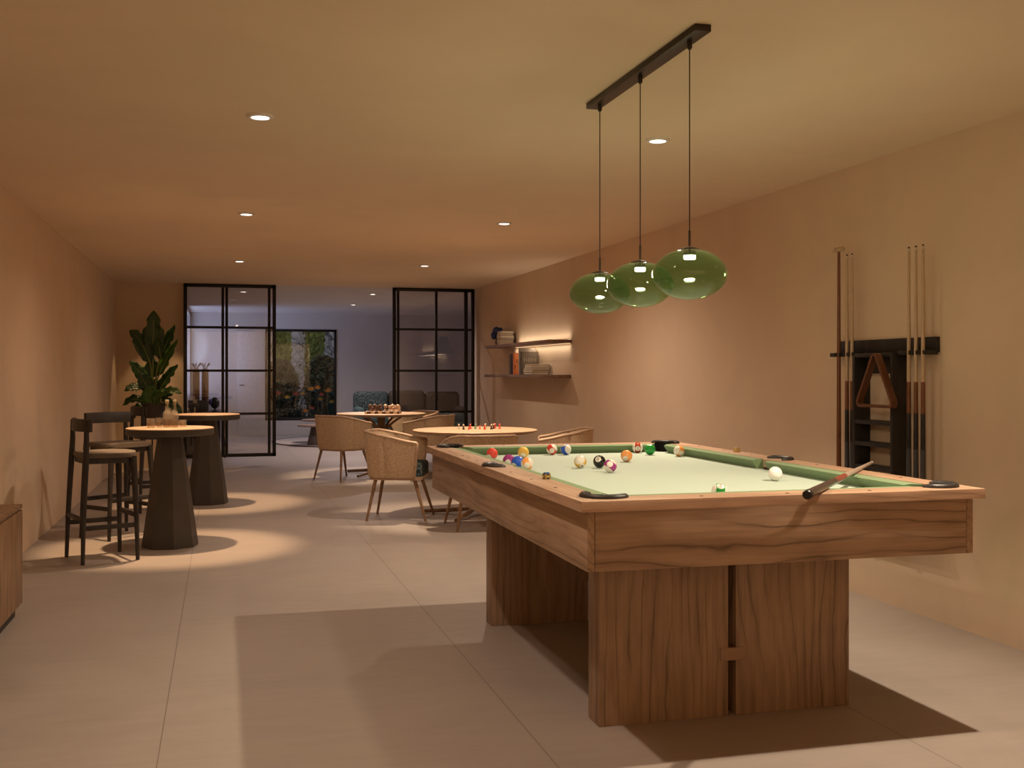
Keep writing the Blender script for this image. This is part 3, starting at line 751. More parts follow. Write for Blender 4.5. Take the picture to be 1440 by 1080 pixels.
tumbler((-0.275, 8.25, BZ), 'short pale tumbler, right of the two bottles', 0.026, 0.050)

# ------------------------------------------------------------------ dining tables
def dining_table(x, y, label, ang):
    t = thing('dining_table', label, 'table', (x, y, 0), 0, 'round oak dining tables')
    r = 0.548
    bm = nb(); lathe(bm, [(r-0.07, 0.716), (r-0.02, 0.728), (r-0.002, 0.742), (r, 0.747), (r-0.004, 0.750)], 72); obj('table_top', bm, DINE, t)
    bm = nb(); box(bm, (0, 0, 0.375), (0.075, 0.075, 0.65), 0.01); obj('column', bm, DINEL, t, rot=(0, 0, ang))
    for k in range(4):
        a = ang + R(90*k); d = Vector((math.cos(a), math.sin(a), 0))
        bm = nb(); tube(bm, [d*0.03+Vector((0, 0, 0.06)), d*0.25+Vector((0, 0, 0.035)), d*0.50+Vector((0, 0, 0.016))], [0.022, 0.019, 0.015], 10); obj('foot', bm, DINEL, t)
        bm = nb(); tube(bm, [d*0.03+Vector((0, 0, 0.52)), d*0.17+Vector((0, 0, 0.64)), d*0.30+Vector((0, 0, 0.718))], [0.016, 0.015, 0.014], 10); obj('brace', bm, DINEL, t)
dining_table(2.15, 9.26, 'round oak dining table carrying small game pawns, just behind the pool table', R(58))
dining_table(1.90, 13.30, 'round oak dining table carrying a wooden board game, further one in front of the sofa', R(48))

# ------------------------------------------------------------------ woven dining chairs
def weave_mat():
    m, nt, b = mat('woven_cane')
    v = coords(nt, (1, 1, 1), 'UV')
    ck = N(nt, 'ShaderNodeTexWave', Scale=34.0, Distortion=3.0, Detail=2.0); ck.inputs['Detail Scale'].default_value = 2.0; L(nt, v, ck.inputs['Vector'])
    w2 = N(nt, 'ShaderNodeTexWave', Scale=34.0, Distortion=3.0, Detail=2.0, bands_direction='Y'); L(nt, v, w2.inputs['Vector'])
    mu = N(nt, 'ShaderNodeMath', operation='MULTIPLY'); L(nt, ck.outputs['Fac'], mu.inputs[0]); L(nt, w2.outputs['Fac'], mu.inputs[1])
    nz = N(nt, 'ShaderNodeTexNoise', Scale=40.0, Detail=3.0); L(nt, v, nz.inputs['Vector'])
    ad = N(nt, 'ShaderNodeMath', operation='MULTIPLY_ADD'); ad.inputs[1].default_value = 0.6; L(nt, mu.outputs[0], ad.inputs[0]); L(nt, nz.outputs['Fac'], ad.inputs[2])
    r = ramp(nt, [(0.3, (0.38, 0.26, 0.16)), (0.62, (0.55, 0.40, 0.265)), (0.95, (0.62, 0.47, 0.32))]); L(nt, ad.outputs[0], r.inputs['Fac'])
    L(nt, r.outputs['Color'], b.inputs['Base Color']); b.inputs['Roughness'].default_value = 0.7; b.inputs['Specular IOR Level'].default_value = 0.2
    bp = N(nt, 'ShaderNodeBump', Strength=0.5, Distance=0.004); L(nt, ad.outputs[0], bp.inputs['Height']); L(nt, bp.outputs['Normal'], b.inputs['Normal'])
    return m
CANE = weave_mat()
def boucle(name, c0, c1, c2):
    m, nt, b = mat(name)
    v = coords(nt)
    vo = N(nt, 'ShaderNodeTexVoronoi', Scale=40.0); L(nt, v, vo.inputs['Vector'])
    nz = N(nt, 'ShaderNodeTexNoise', Scale=50.0, Detail=2.0); L(nt, v, nz.inputs['Vector'])
    r = ramp(nt, [(0.38, c0), (0.52, c1), (0.68, c2)]); L(nt, nz.outputs['Fac'], r.inputs['Fac']); L(nt, r.outputs['Color'], b.inputs['Base Color'])
    b.inputs['Roughness'].default_value = 0.95; b.inputs['Specular IOR Level'].default_value = 0.1
    bp = N(nt, 'ShaderNodeBump', Strength=0.6, Distance=0.01); L(nt, vo.outputs['Distance'], bp.inputs['Height']); L(nt, bp.outputs['Normal'], b.inputs['Normal'])
    return m
TEAL = boucle('teal_boucle', (0.02, 0.035, 0.035), (0.06, 0.085, 0.085), (0.17, 0.19, 0.18))
def make_chair(label):
    """tub chair, faces +X"""
    t = thing('dining_chair', label, 'chair', (0, 0, 0), 0, 'woven tub dining chairs')
    # plan path of the shell: right arm front -> round the back -> left arm front
    def path(u):                                   # u in [-1,1]
        a = abs(u); s = -1 if u < 0 else 1
        if a > 0.62: f = (a-0.62)/0.38; return (-0.06 + 0.225*f, s*(0.285 - 0.012*f*f))
        g = a/0.62*R(90)
        return (-0.06 - 0.245*math.cos(g)**0.8, s*0.285*math.sin(g)**0.75)
    def rim(u):
        a = abs(u); f = min(1, max(0, (a-0.30)/0.70)); f = f*f*(3-2*f)*0.5 + f*0.5
        return 0.742 - 0.085*f
    nu, nv, th = 40, 8, 0.024
    def shell_pt(u, v, off):
        x, y = path(u)
        e = 1e-3; x2, y2 = path(max(-1, min(1, u+e))); x1, y1 = path(max(-1, min(1, u-e)))
        tx, ty = x2-x1, y2-y1; l = math.hypot(tx, ty) or 1; nx, ny = ty/l, -tx/l       # outward
        if nx*(x+0.06)+ny*y < 0 and abs(u) < 0.6: nx, ny = -nx, -ny
        k = 0.86 + 0.14*v**0.8
        z = 0.365 + (rim(u)-0.365)*v
        return Vector(((x+nx*off+0.06)*k-0.06, (y+ny*off)*k, z))
    us = [-1+2*i/nu for i in range(nu+1)]
    bm = nb(); uvl = bm.loops.layers.uv.new('UVMap')
    grid = {}
    for sd, off in ((0, th/2), (1, -th/2)):
        for i, u in enumerate(us):
            for j in range(nv+1): grid[sd, i, j] = bm.verts.new(shell_pt(u, j/nv, off))
    def q(a, b, c, d, uv):
        f = bm.faces.new((a, b, c, d))
        for lp, w_ in zip(f.loops, uv): lp[uvl].uv = w_
    for sd in (0, 1):
        for i in range(nu):
            for j in range(nv):
                q(grid[sd, i, j], grid[sd, i+1, j], grid[sd, i+1, j+1], grid[sd, i, j+1], [((i+a)/nu*1.5, (j+b)/nv*0.42) for a, b in ((0, 0), (1, 0), (1, 1), (0, 1))])
    for i in range(nu):
        for j in (0, nv): q(grid[0, i, j], grid[0, i+1, j], grid[1, i+1, j], grid[1, i, j], [(0, 0)]*4)
    for j in range(nv):
        for i in (0, nu): q(grid[0, i, j], grid[0, i, j+1], grid[1, i, j+1], grid[1, i, j], [(0, 0)]*4)
    obj('backrest', bm, CANE, t, smooth=50)
    top = [shell_pt(u, 1.0, 0)+Vector((0, 0, 0.004)) for u in us]
    bot = lambda u: [shell_pt(u, 1-k/6, 0) + Vector((0.006, 0, 0)) for k in range(7)]
    bm = nb(); tube(bm, bot(-1)[::-1] + top + bot(1), 0.017, 8, flat=0.8, up=None); obj('rim', bm, DINE, t, smooth=60)
    bm = nb(); base = [((x+0.06)*0.86-0.06, y*0.86) for x, y in (path(u) for u in us)]
    base = [(0.20, base[0][1]*0.9), (0.175, base[0][1]*0.985)] + base + [(0.175, base[-1][1]*0.985), (0.20, base[-1][1]*0.9)]
    base = [(x*1.0, y*1.0) for x, y in base]
    prism(bm, base, 0.345, 0.372); obj('seat_frame', bm, DINE, t)
    bm = nb(); pts = [(x*0.94+0.012, y*0.92) for x, y in base]; prism(bm, pts, 0.372, 0.485, 0.022); obj('seat_cushion', bm, TEAL, t)
    for sx in (-1, 1):
        for sy in (-1, 1):
            bm = nb(); tube(bm, [(-0.03+sx*0.165, sy*0.175, 0.352), (-0.01+sx*0.252, sy*0.235, 0.0)], [0.017, 0.010], 12); obj('leg', bm, DINEL, t)
    return t
ch0 = make_chair('x')
chairs = [(1.50, 9.24, -19, 'woven tub chair at the left of the near dining table, beside the pool table corner'),
          (2.02, 8.56, 90, 'woven tub chair between dining table and pool table, only its top rim showing'),
          (2.90, 9.22, 163, 'woven tub chair on the right of the near dining table, before the blank right wall'),
          (1.39, 12.78, 35, 'woven tub chair on the left of the further dining table, below the garden window'),
          (2.34, 12.62, 145, 'woven tub chair on the near right of the further dining table, between both tables'),
          (2.36, 13.72, 205, 'woven tub chair on the far right of the further table, mostly behind another chair')]
for i, (x, y, a, lab) in enumerate(chairs):
    o = ch0 if i == 0 else dup(ch0, (x, y, 0), R(a), lab)
    o.location = (x, y, 0); o.rotation_euler = (0, 0, R(a)); o['label'] = lab

# ------------------------------------------------------------------ pawns on the near dining table
PC_ = {'red': plain('pawn_red', (0.62, 0.08, 0.05), 0.35), 'dark': plain('pawn_dark', (0.05, 0.03, 0.025), 0.35), 'pale': plain('pawn_pale', (0.55, 0.48, 0.36), 0.4), 'green': plain('pawn_green', (0.16, 0.28, 0.16), 0.4)}
def pawn(x, y, c, lab, s=1.0):
    t = thing('game_pawn', lab, 'game piece', (x, y, 0.7503), 0, 'pawns on the near dining table')
    bm = nb(); lathe(bm, [(0.010*s, 0), (0.0105*s, 0.004*s), (0.0055*s, 0.018*s), (0.004*s, 0.028*s)], 14); obj('pawn_base', bm, PC_[c], t)
    bm = nb(); ico(bm, (0, 0, 0.033*s), 0.0075*s, 2); obj('pawn_head', bm, PC_[c if c != 'dark' else 'pale'], t)
pw = [(2.045, 9.30, 'pale', 'pale game pawn at the left end of the pawn line'), (2.070, 9.22, 'dark', 'dark pawn with a pale head, second from the left end'),
      (2.102, 9.16, 'red', 'small red brown pawn standing low near the left end'), (2.150, 9.30, 'red', 'red pawn left of the green one'),
      (2.196, 9.30, 'green', 'greenish pawn in the middle of the line'), (2.222, 9.24, 'red', 'small red pawn next to the green one'),
      (2.246, 9.16, 'red', 'bright red pawn standing nearest the table edge'), (2.292, 9.32, 'pale', 'pale pawn right of the middle'),
      (2.312, 9.18, 'dark', 'dark pawn right of the middle, close to the table edge'), (2.352, 9.26, 'dark', 'dark pawn left of the red pair at the right end'),
      (2.385, 9.34, 'red', 'red pawn, back one of the pair at the right end'), (2.402, 9.24, 'red', 'red pawn at the very right end of the line')]
for k, (x, y, c, lab) in enumerate(pw): pawn(x-0.02, y+0.06, c, lab, 1.15 if k not in (2, 5) else 0.8)

# ------------------------------------------------------------------ board game on the further table
def checker():
    m, nt, b = mat('chequered_board')
    v = coords(nt); ck = N(nt, 'ShaderNodeTexChecker', Scale=22.0); L(nt, v, ck.inputs['Vector'])
    ck.inputs['Color1'].default_value = (0.55, 0.40, 0.26, 1); ck.inputs['Color2'].default_value = (0.07, 0.03, 0.015, 1)
    L(nt, ck.outputs['Color'], b.inputs['Base Color']); b.inputs['Roughness'].default_value = 0.4; return m
bd = thing('chess_board', 'chequered wooden game board on the further dining table', 'board game', (1.91, 13.20, 0.7503), R(-14))
bm = nb(); box(bm, (0, 0, 0.014), (0.42, 0.30, 0.028), 0.002); obj('board', bm, checker(), bd)
PDK = plain('game_piece_brown', (0.13, 0.055, 0.028), 0.4); PLT = plain('game_piece_pale', (0.62, 0.44, 0.32), 0.45)
rows = [(-0.165, 0.05, 'd', 'k'), (-0.13, -0.06, 'd', 'p'), (-0.115, 0.09, 'd', 'k'), (-0.075, -0.01, 'd', 'n'), (-0.04, 0.06, 'd', 'k'), (-0.02, -0.08, 'd', 'p'),
        (0.02, 0.07, 'l', 'k'), (0.045, -0.05, 'd', 'p'), (0.075, 0.02, 'l', 'n'), (0.105, 0.08, 'l', 'k'), (0.13, -0.06, 'l', 'p'), (0.15, 0.03, 'l', 'n'), (0.18, -0.02, 'l', 'k'), (0.19, 0.09, 'l', 'p')]
pn = ['far left corner', 'front left', 'back left', 'left of the middle', 'back, left of the middle', 'front, left of the middle', 'back, just right of the middle', 'front, just right of the middle',
      'centre right', 'back right', 'front right', 'right half, mid row', 'right end', 'back right corner']
ca, sa = math.cos(R(-14)), math.sin(R(-14))
for (x, y, c, k), w_ in zip(rows, pn):
    m = PDK if c == 'd' else PLT
    t = thing('chess_piece', ('brown' if c == 'd' else 'pale') + ' wooden chess piece on the game board, ' + w_, 'game piece', (1.91+x*ca-y*sa, 13.20+x*sa+y*ca, 0.7788), 0, 'pieces on the game board')
    s = {'k': 1.35, 'n': 1.2, 'p': 0.95}[k]
    bm = nb(); lathe(bm, [(0.020*s, 0), (0.021*s, 0.006*s), (0.013*s, 0.012*s), (0.012*s, 0.030*s), (0.018*s, 0.035*s)], 14); obj('piece_base', bm, m, t)
    bm = nb()
    if k == 'k': lathe(bm, [(0.013*s, 0.035*s), (0.019*s, 0.052*s), (0.010*s, 0.056*s), (0.002*s, 0.064*s)], 12)
    elif k == 'n': box(bm, (0.002, 0, 0.046*s), (0.034*s, 0.018*s, 0.022*s), 0.004)
    else: ico(bm, (0, 0, 0.044*s), 0.014*s, 2)
    obj('piece_head', bm, m, t)

# ------------------------------------------------------------------ wall shelves with books
sh1 = thing('wall_shelf', 'upper floating wooden shelf on the right wall, books at its far end', 'shelf', (X1, 11.97, 1.573))
bm = nb(); box(bm, (-0.125, 0, 0), (0.25, 2.76, 0.034), 0.002); obj('shelf_board', bm, SHELFW, sh1)
sh2 = thing('wall_shelf', 'lower floating wooden shelf on the right wall, book rows in its middle', 'shelf', (X1, 12.0, 1.211))
bm = nb(); box(bm, (-0.125, 0, 0), (0.25, 2.78, 0.034), 0.002); obj('shelf_board', bm, SHELFW, sh2)
LEDM = emis('led_strip', (1.0, 0.78, 0.5), 1.3)
bm = nb(); box(bm, (-0.012, -0.32, 0.019), (0.010, 2.1, 0.004)); obj('led_strip', bm, LEDM, sh1)
bm = nb(); box(bm, (-0.006, -0.27, -0.018), (0.008, 2.15, 0.003)); obj('led_strip', bm, LEDM, sh1)
for nm, y, z, rx, ln, pw_ in (('shelf_led_up', 11.62, 1.600, 180, 2.0, 2.3), ('shelf_led_down', 11.70, 1.546, 0, 2.15, 2.8)):
    al = area(nm, (X1-0.05, y, z), (X1-0.03, y, z+1), pw_, 0.03, ln, (1.0, 0.79, 0.58)); al.rotation_euler = (R(rx), 0, 0)
Z1, Z2 = 1.5905, 1.2285
def bk(name): return None
BKC = {}
def bcol(c):
    if c not in BKC: BKC[c] = plain('book_cover_%d' % len(BKC), c, 0.55)
    return BKC[c]
def book(label, loc, w_, h, t_, col, lying=False, rz=0.0, group=None, lean=0.0):
    """standing: spine towards -X, thickness along Y, height Z. lying: thickness Z"""
    t = thing('book', label, 'book', loc, 0, group, rot=(lean, 0, rz))
    bm = nb()
    if lying:
        for z in (0.0015, t_-0.0015): box(bm, (0, 0, z), (w_, h, 0.003))
        box(bm, (w_/2-0.002, 0, t_/2), (0.004, h, t_))
        obj('cover', bm, bcol(col), t); bm = nb(); box(bm, (-0.003, 0, t_/2), (w_-0.010, h-0.008, t_-0.005)); obj('page_block', bm, CREAM, t)
    else:
        for y in (-t_/2+0.0015, t_/2-0.0015): box(bm, (0, y, h/2), (w_, 0.003, h))
        box(bm, (-w_/2+0.002, 0, h/2), (0.004, t_, h))
        obj('cover', bm, bcol(col), t); bm = nb(); box(bm, (0.002, 0, h/2), (w_-0.010, t_-0.006, h-0.010)); obj('page_block', bm, CREAM, t)
    return t
# upper stack of six lying books (page edges towards the room)
z = Z1
ul = ['bottom book of the pale stack on the upper shelf', 'second book from the bottom of the upper shelf stack', 'third book from the bottom of the upper shelf stack', 'middle pale book high in the upper shelf stack', 'second book from the top of the upper shelf stack', 'top book of the pale stack on the upper shelf']
for k, (t_, col) in enumerate(((0.030, (0.40, 0.32, 0.22)), (0.028, (0.45, 0.36, 0.26)), (0.022, (0.14, 0.08, 0.05)), (0.030, (0.42, 0.32, 0.22)), (0.026, (0.2, 0.13, 0.09)), (0.024, (0.48, 0.38, 0.27)))):
    book(ul[k], (3.36+0.004*((k*7) % 3), 12.83+0.012*((k*5) % 3), z), 0.17, 0.18, t_, col, True, R((k*37) % 7-3), 'stacked books on the upper shelf'); z += t_+0.001
# blue flowers in a small vase
vs = thing('flower_vase', 'small dark vase of blue flowers left of the upper book stack', 'vase', (3.35, 13.16, Z1))
bm = nb(); lathe(bm, [(0.028, 0), (0.038, 0.03), (0.034, 0.075), (0.022, 0.10)], 18); obj('vase', bm, plain('vase_glaze', (0.15, 0.11, 0.10), 0.4), vs)
bm = nb()
for k in range(26):
    a = k*2.4; r = 0.085*math.sqrt((k+0.5)/26); ico(bm, (math.cos(a)*r*0.8, math.sin(a)*r, 0.15+0.045*math.sin(k*1.7)+0.02*(1-r/0.085)), 0.032, 1)
obj('blossom', bm, plain('blue_petals', (0.035, 0.06, 0.20), 0.8, var=0.4, scale=60), vs)
# lower shelf, standing books
lo = [(12.30, 0.034, 0.235, (0.20, 0.13, 0.09), 'standing brown book at the left end of the lower shelf row'), (12.255, 0.022, 0.23, (0.34, 0.27, 0.2), 'thin pale standing book, second of the lower shelf row'),
      (12.215, 0.030, 0.245, (0.10, 0.075, 0.12), 'dark purple standing book left of the orange one'), ]
for y, t_, h, col, lab in lo: book(lab, (3.36, y, Z2), 0.18, h, t_, col, False, 0, 'standing books on the lower shelf')
ob = book('bright orange standing book with printed cover on the lower shelf', (3.37, 12.15, Z2), 0.18, 0.25, 0.05, (0.75, 0.24, 0.08), False, 0, 'standing books on the lower shelf')
bm = nb()
for k in range(5): box(bm, (-0.075+0.018*k, -0.0255, 0.09+0.022*((k*3) % 4)), (0.008, 0.001, 0.045))
obj('cover_print', bm, SIGHT, ob, smooth=None)
book('tall pale book with a light spine behind the dark grey one on the lower shelf', (3.365, 11.86, Z2), 0.20, 0.30, 0.05, (0.42, 0.36, 0.30), False, 0, 'standing books on the lower shelf')
gb = book('large dark grey standing book with lettering marks on its cover, lower shelf', (3.37, 11.79, Z2), 0.20, 0.258, 0.04, (0.15, 0.12, 0.09), False, 0, 'standing books on the lower shelf')
bm = nb()
for k, hh in enumerate((0.05, 0.03, 0.045, 0.05, 0.03, 0.04)): box(bm, (-0.065+0.026*k, -0.0205, 0.165), (0.010, 0.001, hh))
obj('cover_print', bm, plain('sleeve_print', (0.36, 0.29, 0.22), 0.5), gb, smooth=None)
# lying stack and the square cover on top
z = Z2
ll = ['bottom dark book of the lying stack on the lower shelf', 'tan book, second from the bottom of the lower shelf stack', 'dark book in the middle of the lower shelf stack', 'pale book near the top of the lower shelf stack', 'top cream book of the lying stack on the lower shelf']
for k, (t_, col, h) in enumerate(((0.026, (0.09, 0.07, 0.07), 0.36), (0.024, (0.40, 0.32, 0.16), 0.34), (0.022, (0.12, 0.08, 0.06), 0.35), (0.024, (0.42, 0.33, 0.22), 0.31), (0.016, (0.5, 0.42, 0.3), 0.30))):
    book(ll[k], (3.355, 11.47-0.01*k, Z2 if k == 0 else z), 0.20, h, t_, col, True, R((k*29) % 5-2), 'lying books on the lower shelf'); z = (Z2 if k == 0 else z)+t_+0.001
# ------------------------------------------------------------------ cabinet at the left
cb = thing('sideboard', 'low wooden sideboard along the left wall, cut by the picture edge', 'cabinet', (-1.165, 4.66, 0))
bm = nb(); box(bm, (-0.005, 0, 0.030), (0.29, 2.72, 0.06)); obj('plinth', bm, BLACKW, cb)
bm = nb(); box(bm, (0, 0, 0.305), (0.315, 2.80, 0.49), 0.002); obj('body', bm, CABW, cb)
bm = nb(); box(bm, (0.004, 0, 0.560), (0.325, 2.82, 0.02), 0.002); obj('top_board', bm, CABW, cb)
for k in range(4):
    bm = nb(); box(bm, (0.164, 1.045-0.697*k, 0.303), (0.012, 0.690, 0.478), 0.001); obj('door', bm, CABW, cb)

# ------------------------------------------------------------------ plant
def leafmat(name, c0, c1):
    m, nt, b = mat(name)
    v = coords(nt, (1, 1, 1), 'UV')
    wv = N(nt, 'ShaderNodeTexWave', Scale=5.0, Distortion=0.5, bands_direction='Y'); L(nt, v, wv.inputs['Vector'])
    r = ramp(nt, [(0.2, c0), (0.8, c1)]); L(nt, wv.outputs['Fac'], r.inputs['Fac']); L(nt, r.outputs['Color'], b.inputs['Base Color'])
    b.inputs['Roughness'].default_value = 0.35
    return m
LEAF = leafmat('strelitzia_leaf', (0.020, 0.060, 0.016), (0.032, 0.085, 0.022))
LEAFB = leafmat('strelitzia_leaf_fresh', (0.055, 0.14, 0.018), (0.08, 0.18, 0.03))
STEM = plain('leaf_stem', (0.22, 0.26, 0.07), 0.5)
def bez(p0, p1, p2, n):
    return [p0*(1-t)*(1-t)+p1*2*t*(1-t)+p2*t*t for t in (k/n for k in range(n+1))]
def leaf_mesh(bm, spine, width, face, fold=0.35, notch=()):
    """broad paddle leaf along a spine; face = direction the upper side looks"""
    n = len(spine)-1; uvl = bm.loops.layers.uv.verify()
    face = Vector(face).normalized(); rows_ = []
    for i, p in enumerate(spine):
        t = i/n; tg = (spine[min(i+1, n)]-spine[max(i-1, 0)]).normalized()
        sd = tg.cross(face).normalized(); up = sd.cross(tg).normalized()
        w_ = width*0.5*(math.sin(PI*min(1, (t*0.93+0.07)**0.78)))**0.75 if 0 < t < 1 else 0.002
        row = []
        for a in (-1, -0.55, 0, 0.55, 1):
            k = w_
            if abs(a) == 1 and i in notch: k = w_*0.72
            q = p + sd*a*k + up*(abs(a)**1.3*w_*fold) + up*0.012*math.sin(i*1.9+a*3)*abs(a)
            row.append(q)
        rows_.append(row)
    for off in (0,):
        V = [[bm.verts.new(q) for q in r] for r in rows_]
        for i in range(n):
            for j in range(4):
                f = bm.faces.new((V[i][j], V[i][j+1], V[i+1][j+1], V[i+1][j]))
                for lp, uv in zip(f.loops, ((j/4, i/n), ((j+1)/4, i/n), ((j+1)/4, (i+1)/n), (j/4, (i+1)/n))): lp[uvl].uv = uv
def plant_leaf(parent, root, base, tip, width, face, m, droop=0.0, notch=(), th=0.004):
    root, base, tip = Vector(root), Vector(base), Vector(tip)
    mid = (base+tip)/2 + Vector((0, 0, droop)) 
    sp = bez(base, mid, tip, 12)
    bm = nb(); leaf_mesh(bm, sp, width, face, 0.22, notch)
    o = obj('leaf', bm, m, parent, smooth=60)
    sm = o.modifiers.new('thickness', 'SOLIDIFY'); sm.thickness = 0.003
    bm = nb(); ctrl = Vector((root.x*0.7+base.x*0.3, root.y*0.7+base.y*0.3, base.z*0.75+root.z*0.25))
    f = Vector(face).normalized()
    pts = bez(root, ctrl, base, 8) + [p + f*0.004 for p in sp[1:10]]
    tube(bm, pts, [0.009]*9 + [0.007-0.0006*k for k in range(9)], 6); obj('stem', bm, STEM, o)
PLX, PLY, K = -0.845, 14.42, 0.00966
pp = thing('potted_plant', 'tall strelitzia in a dark bowl planter on a stand in the far left corner', 'plant', (PLX, PLY, 0))
def pc(u, v, dy=0.0):       # position on the plant from its height and spread as measured
    return ((u-345)/6.35*K, dy, 1.25 - (430+v/6.35-524)*K)
RT = (0.0, 0.0, 0.80)
PLs = [((345, 400), (352, 78), 0.27, (0.1, -1, 0.15), LEAF, 0.0, 0.00, (7, 8)),
       ((400, 500), (520, 195), 0.17, (-0.5, -1, 0.2), LEAF, 0.03, 0.03, (6,)),
       ((325, 520), (160, 250), 0.21, (0.3, -1, 0.3), LEAF, 0.16, -0.03, (8,)),
       ((410, 470), (385, 290), 0.16, (-0.3, -1, 0.2), LEAF, 0.0, -0.09, ()),
       ((395, 620), (545, 320), 0.15, (-0.6, -0.9, 0.4), LEAFB, 0.02, -0.05, (5,)),
       ((330, 640), (345, 470), 0.20, (0, -1, 0.3), LEAF, 0.0, 0.06, (4,)),
       ((290, 690), (160, 498), 0.17, (0.5, -0.9, 0.4), LEAF, 0.04, 0.0, ()),
       ((400, 745), (545, 530), 0.16, (-0.5, -0.9, 0.5), LEAF, 0.04, -0.02, (6,)),
       ((310, 740), (240, 600), 0.20, (0.3, -1, 0.4), LEAF, 0.02, -0.07, ()),
       ((255, 725), (128, 748), 0.14, (0.1, -0.7, 0.8), LEAF, 0.05, -0.10, ()),
       ((395, 800), (578, 768), 0.17, (0.0, -0.7, 0.9), LEAFB, 0.10, -0.14, (5,)),
       ((335, 860), (330, 700), 0.22, (0, -1, 0.6), LEAFB, 0.05, -0.13, ()),
       ((290, 850), (118, 868), 0.16, (0.1, -0.6, 0.9), LEAF, 0.13, -0.12, ()),
       ((430, 850), (588, 965), 0.15, (0.3, -0.8, 0.5), LEAF, 0.12, -0.10, ()),
       ((270, 870), (185, 990), 0.14, (-0.3, -0.8, 0.5), LEAF, 0.08, -0.08, ()),
       ((420, 830), (510, 780), 0.16, (0, -0.8, 0.7), LEAF, 0.05, -0.16, ()),
       ((350, 800), (370, 640), 0.17, (0.1, -1, 0.3), LEAF, 0.0, 0.02, ()),
       ((360, 850), (440, 760), 0.15, (0, -0.9, 0.6), LEAFB, 0.05, -0.17, ())]
for b_, t_, w_, f_, m_, dr, dy, nt_ in PLs: plant_leaf(pp, RT, pc(*b_, dy), pc(*t_, dy*1.6), w_, f_, m_, dr, nt_)
bm = nb(); lathe(bm, [(0.06, 0.62), (0.11, 0.63), (0.145, 0.72), (0.150, 0.87), (0.140, 0.872), (0.134, 0.80), (0.02, 0.80)], 32, cap1=True); obj('planter_bowl', bm, plain('planter_brown', (0.075, 0.055, 0.045), 0.6), pp)
bm = nb()
for k in range(3):
    a = R(30+120*k); tube(bm, [(0.10*math.cos(a), 0.10*math.sin(a), 0.66), (0.15*math.cos(a), 0.15*math.sin(a), 0.0)], 0.010, 8)
tube(bm, [(0.115*math.cos(R(10*k)), 0.115*math.sin(R(10*k)), 0.615) for k in range(36)] + [(0.115, 0, 0.615)], 0.008, 6)
obj('stand', bm, BLACKM, pp)

# ------------------------------------------------------------------ lounge behind the doors
cs = thing('console', 'dark low console behind the left glass door', 'cabinet', (-0.275, 16.95, 0))
bm = nb(); box(bm, (0.0, 0, 0.335), (0.50, 1.10, 0.60), 0.004); obj('body', bm, BLACKW, cs)
bm = nb(); box(bm, (0.05, 0, 0.655), (0.62, 1.16, 0.04), 0.004); obj('top_board', bm, plain('console_top', (0.09, 0.055, 0.04), 0.5), cs)
for sy in (-1, 1):
    bm = nb(); box(bm, (0.315, sy*0.54, 0.318), (0.03, 0.03, 0.636), 0.003); obj('leg', bm, BLACKW, cs)
VAS = plain('brown_vase', (0.17, 0.085, 0.05), 0.4); VAS2 = plain('tan_vase', (0.30, 0.19, 0.13), 0.4)
for x, y, m, lab in ((-0.37, 16.75, VAS2, 'tall tan cylinder vase, left one of the pair behind the glass door'), (-0.24, 16.70, VAS, 'tall brown cylinder vase, right one of the pair behind the glass door')):
    v_ = thing('floor_vase', lab, 'vase', (x, y, 0.676), 0, 'tall vases on the console')
    bm = nb(); lathe(bm, [(0.045, 0), (0.050, 0.02), (0.050, 0.60), (0.042, 0.63), (0.038, 0.62), (0.04, 0.05)], 22); obj('vase', bm, m, v_)
    bm = nb()
    for k in range(9):
        a = k*2.39; tube(bm, [(0.012*math.cos(a), 0.012*math.sin(a), 0.55), (0.03*math.cos(a), 0.03*math.sin(a), 0.66), (0.07*math.cos(a), 0.05*math.sin(a), 0.70+0.01*(k % 3))], [0.003, 0.003, 0.006], 5)
    obj('dried_stem', bm, plain('dried_stem', (0.10, 0.07, 0.05), 0.8), v_)
bx_ = thing('storage_box', 'dark grey storage box in front of the tall vases on the console', 'box', (-0.34, 16.52, 0.676))
bm = nb(); box(bm, (0, 0, 0.072), (0.27, 0.16, 0.144), 0.004); obj('box_body', bm, plain('grey_box', (0.075, 0.072, 0.07), 0.7), bx_)
bm = nb(); box(bm, (0, 0, 0.156), (0.276, 0.166, 0.024), 0.004); obj('lid', bm, plain('grey_box_lid', (0.09, 0.085, 0.082), 0.7), bx_)
gl = thing('table_globe', 'dark round ornament with a blue side, right of the grey box on the console', 'ornament', (-0.10, 16.60, 0.676))
bm = nb(); lathe(bm, [(0.05, 0), (0.05, 0.012), (0.012, 0.02), (0.012, 0.05)], 20); obj('base', bm, BLACKM, gl)
bm = nb(); ico(bm, (0, 0, 0.125), 0.085, 3, (0.8, 0.8, 1.0)); obj('ball', bm, plain('dark_globe', (0.03, 0.03, 0.035), 0.35), gl, smooth=180)
bm = nb(); ico(bm, (-0.062, -0.03, 0.14), 0.045, 2, (0.7, 0.7, 1.0)); obj('blue_side', bm, plain('blue_enamel', (0.10, 0.09, 0.38), 0.4), gl, smooth=180)
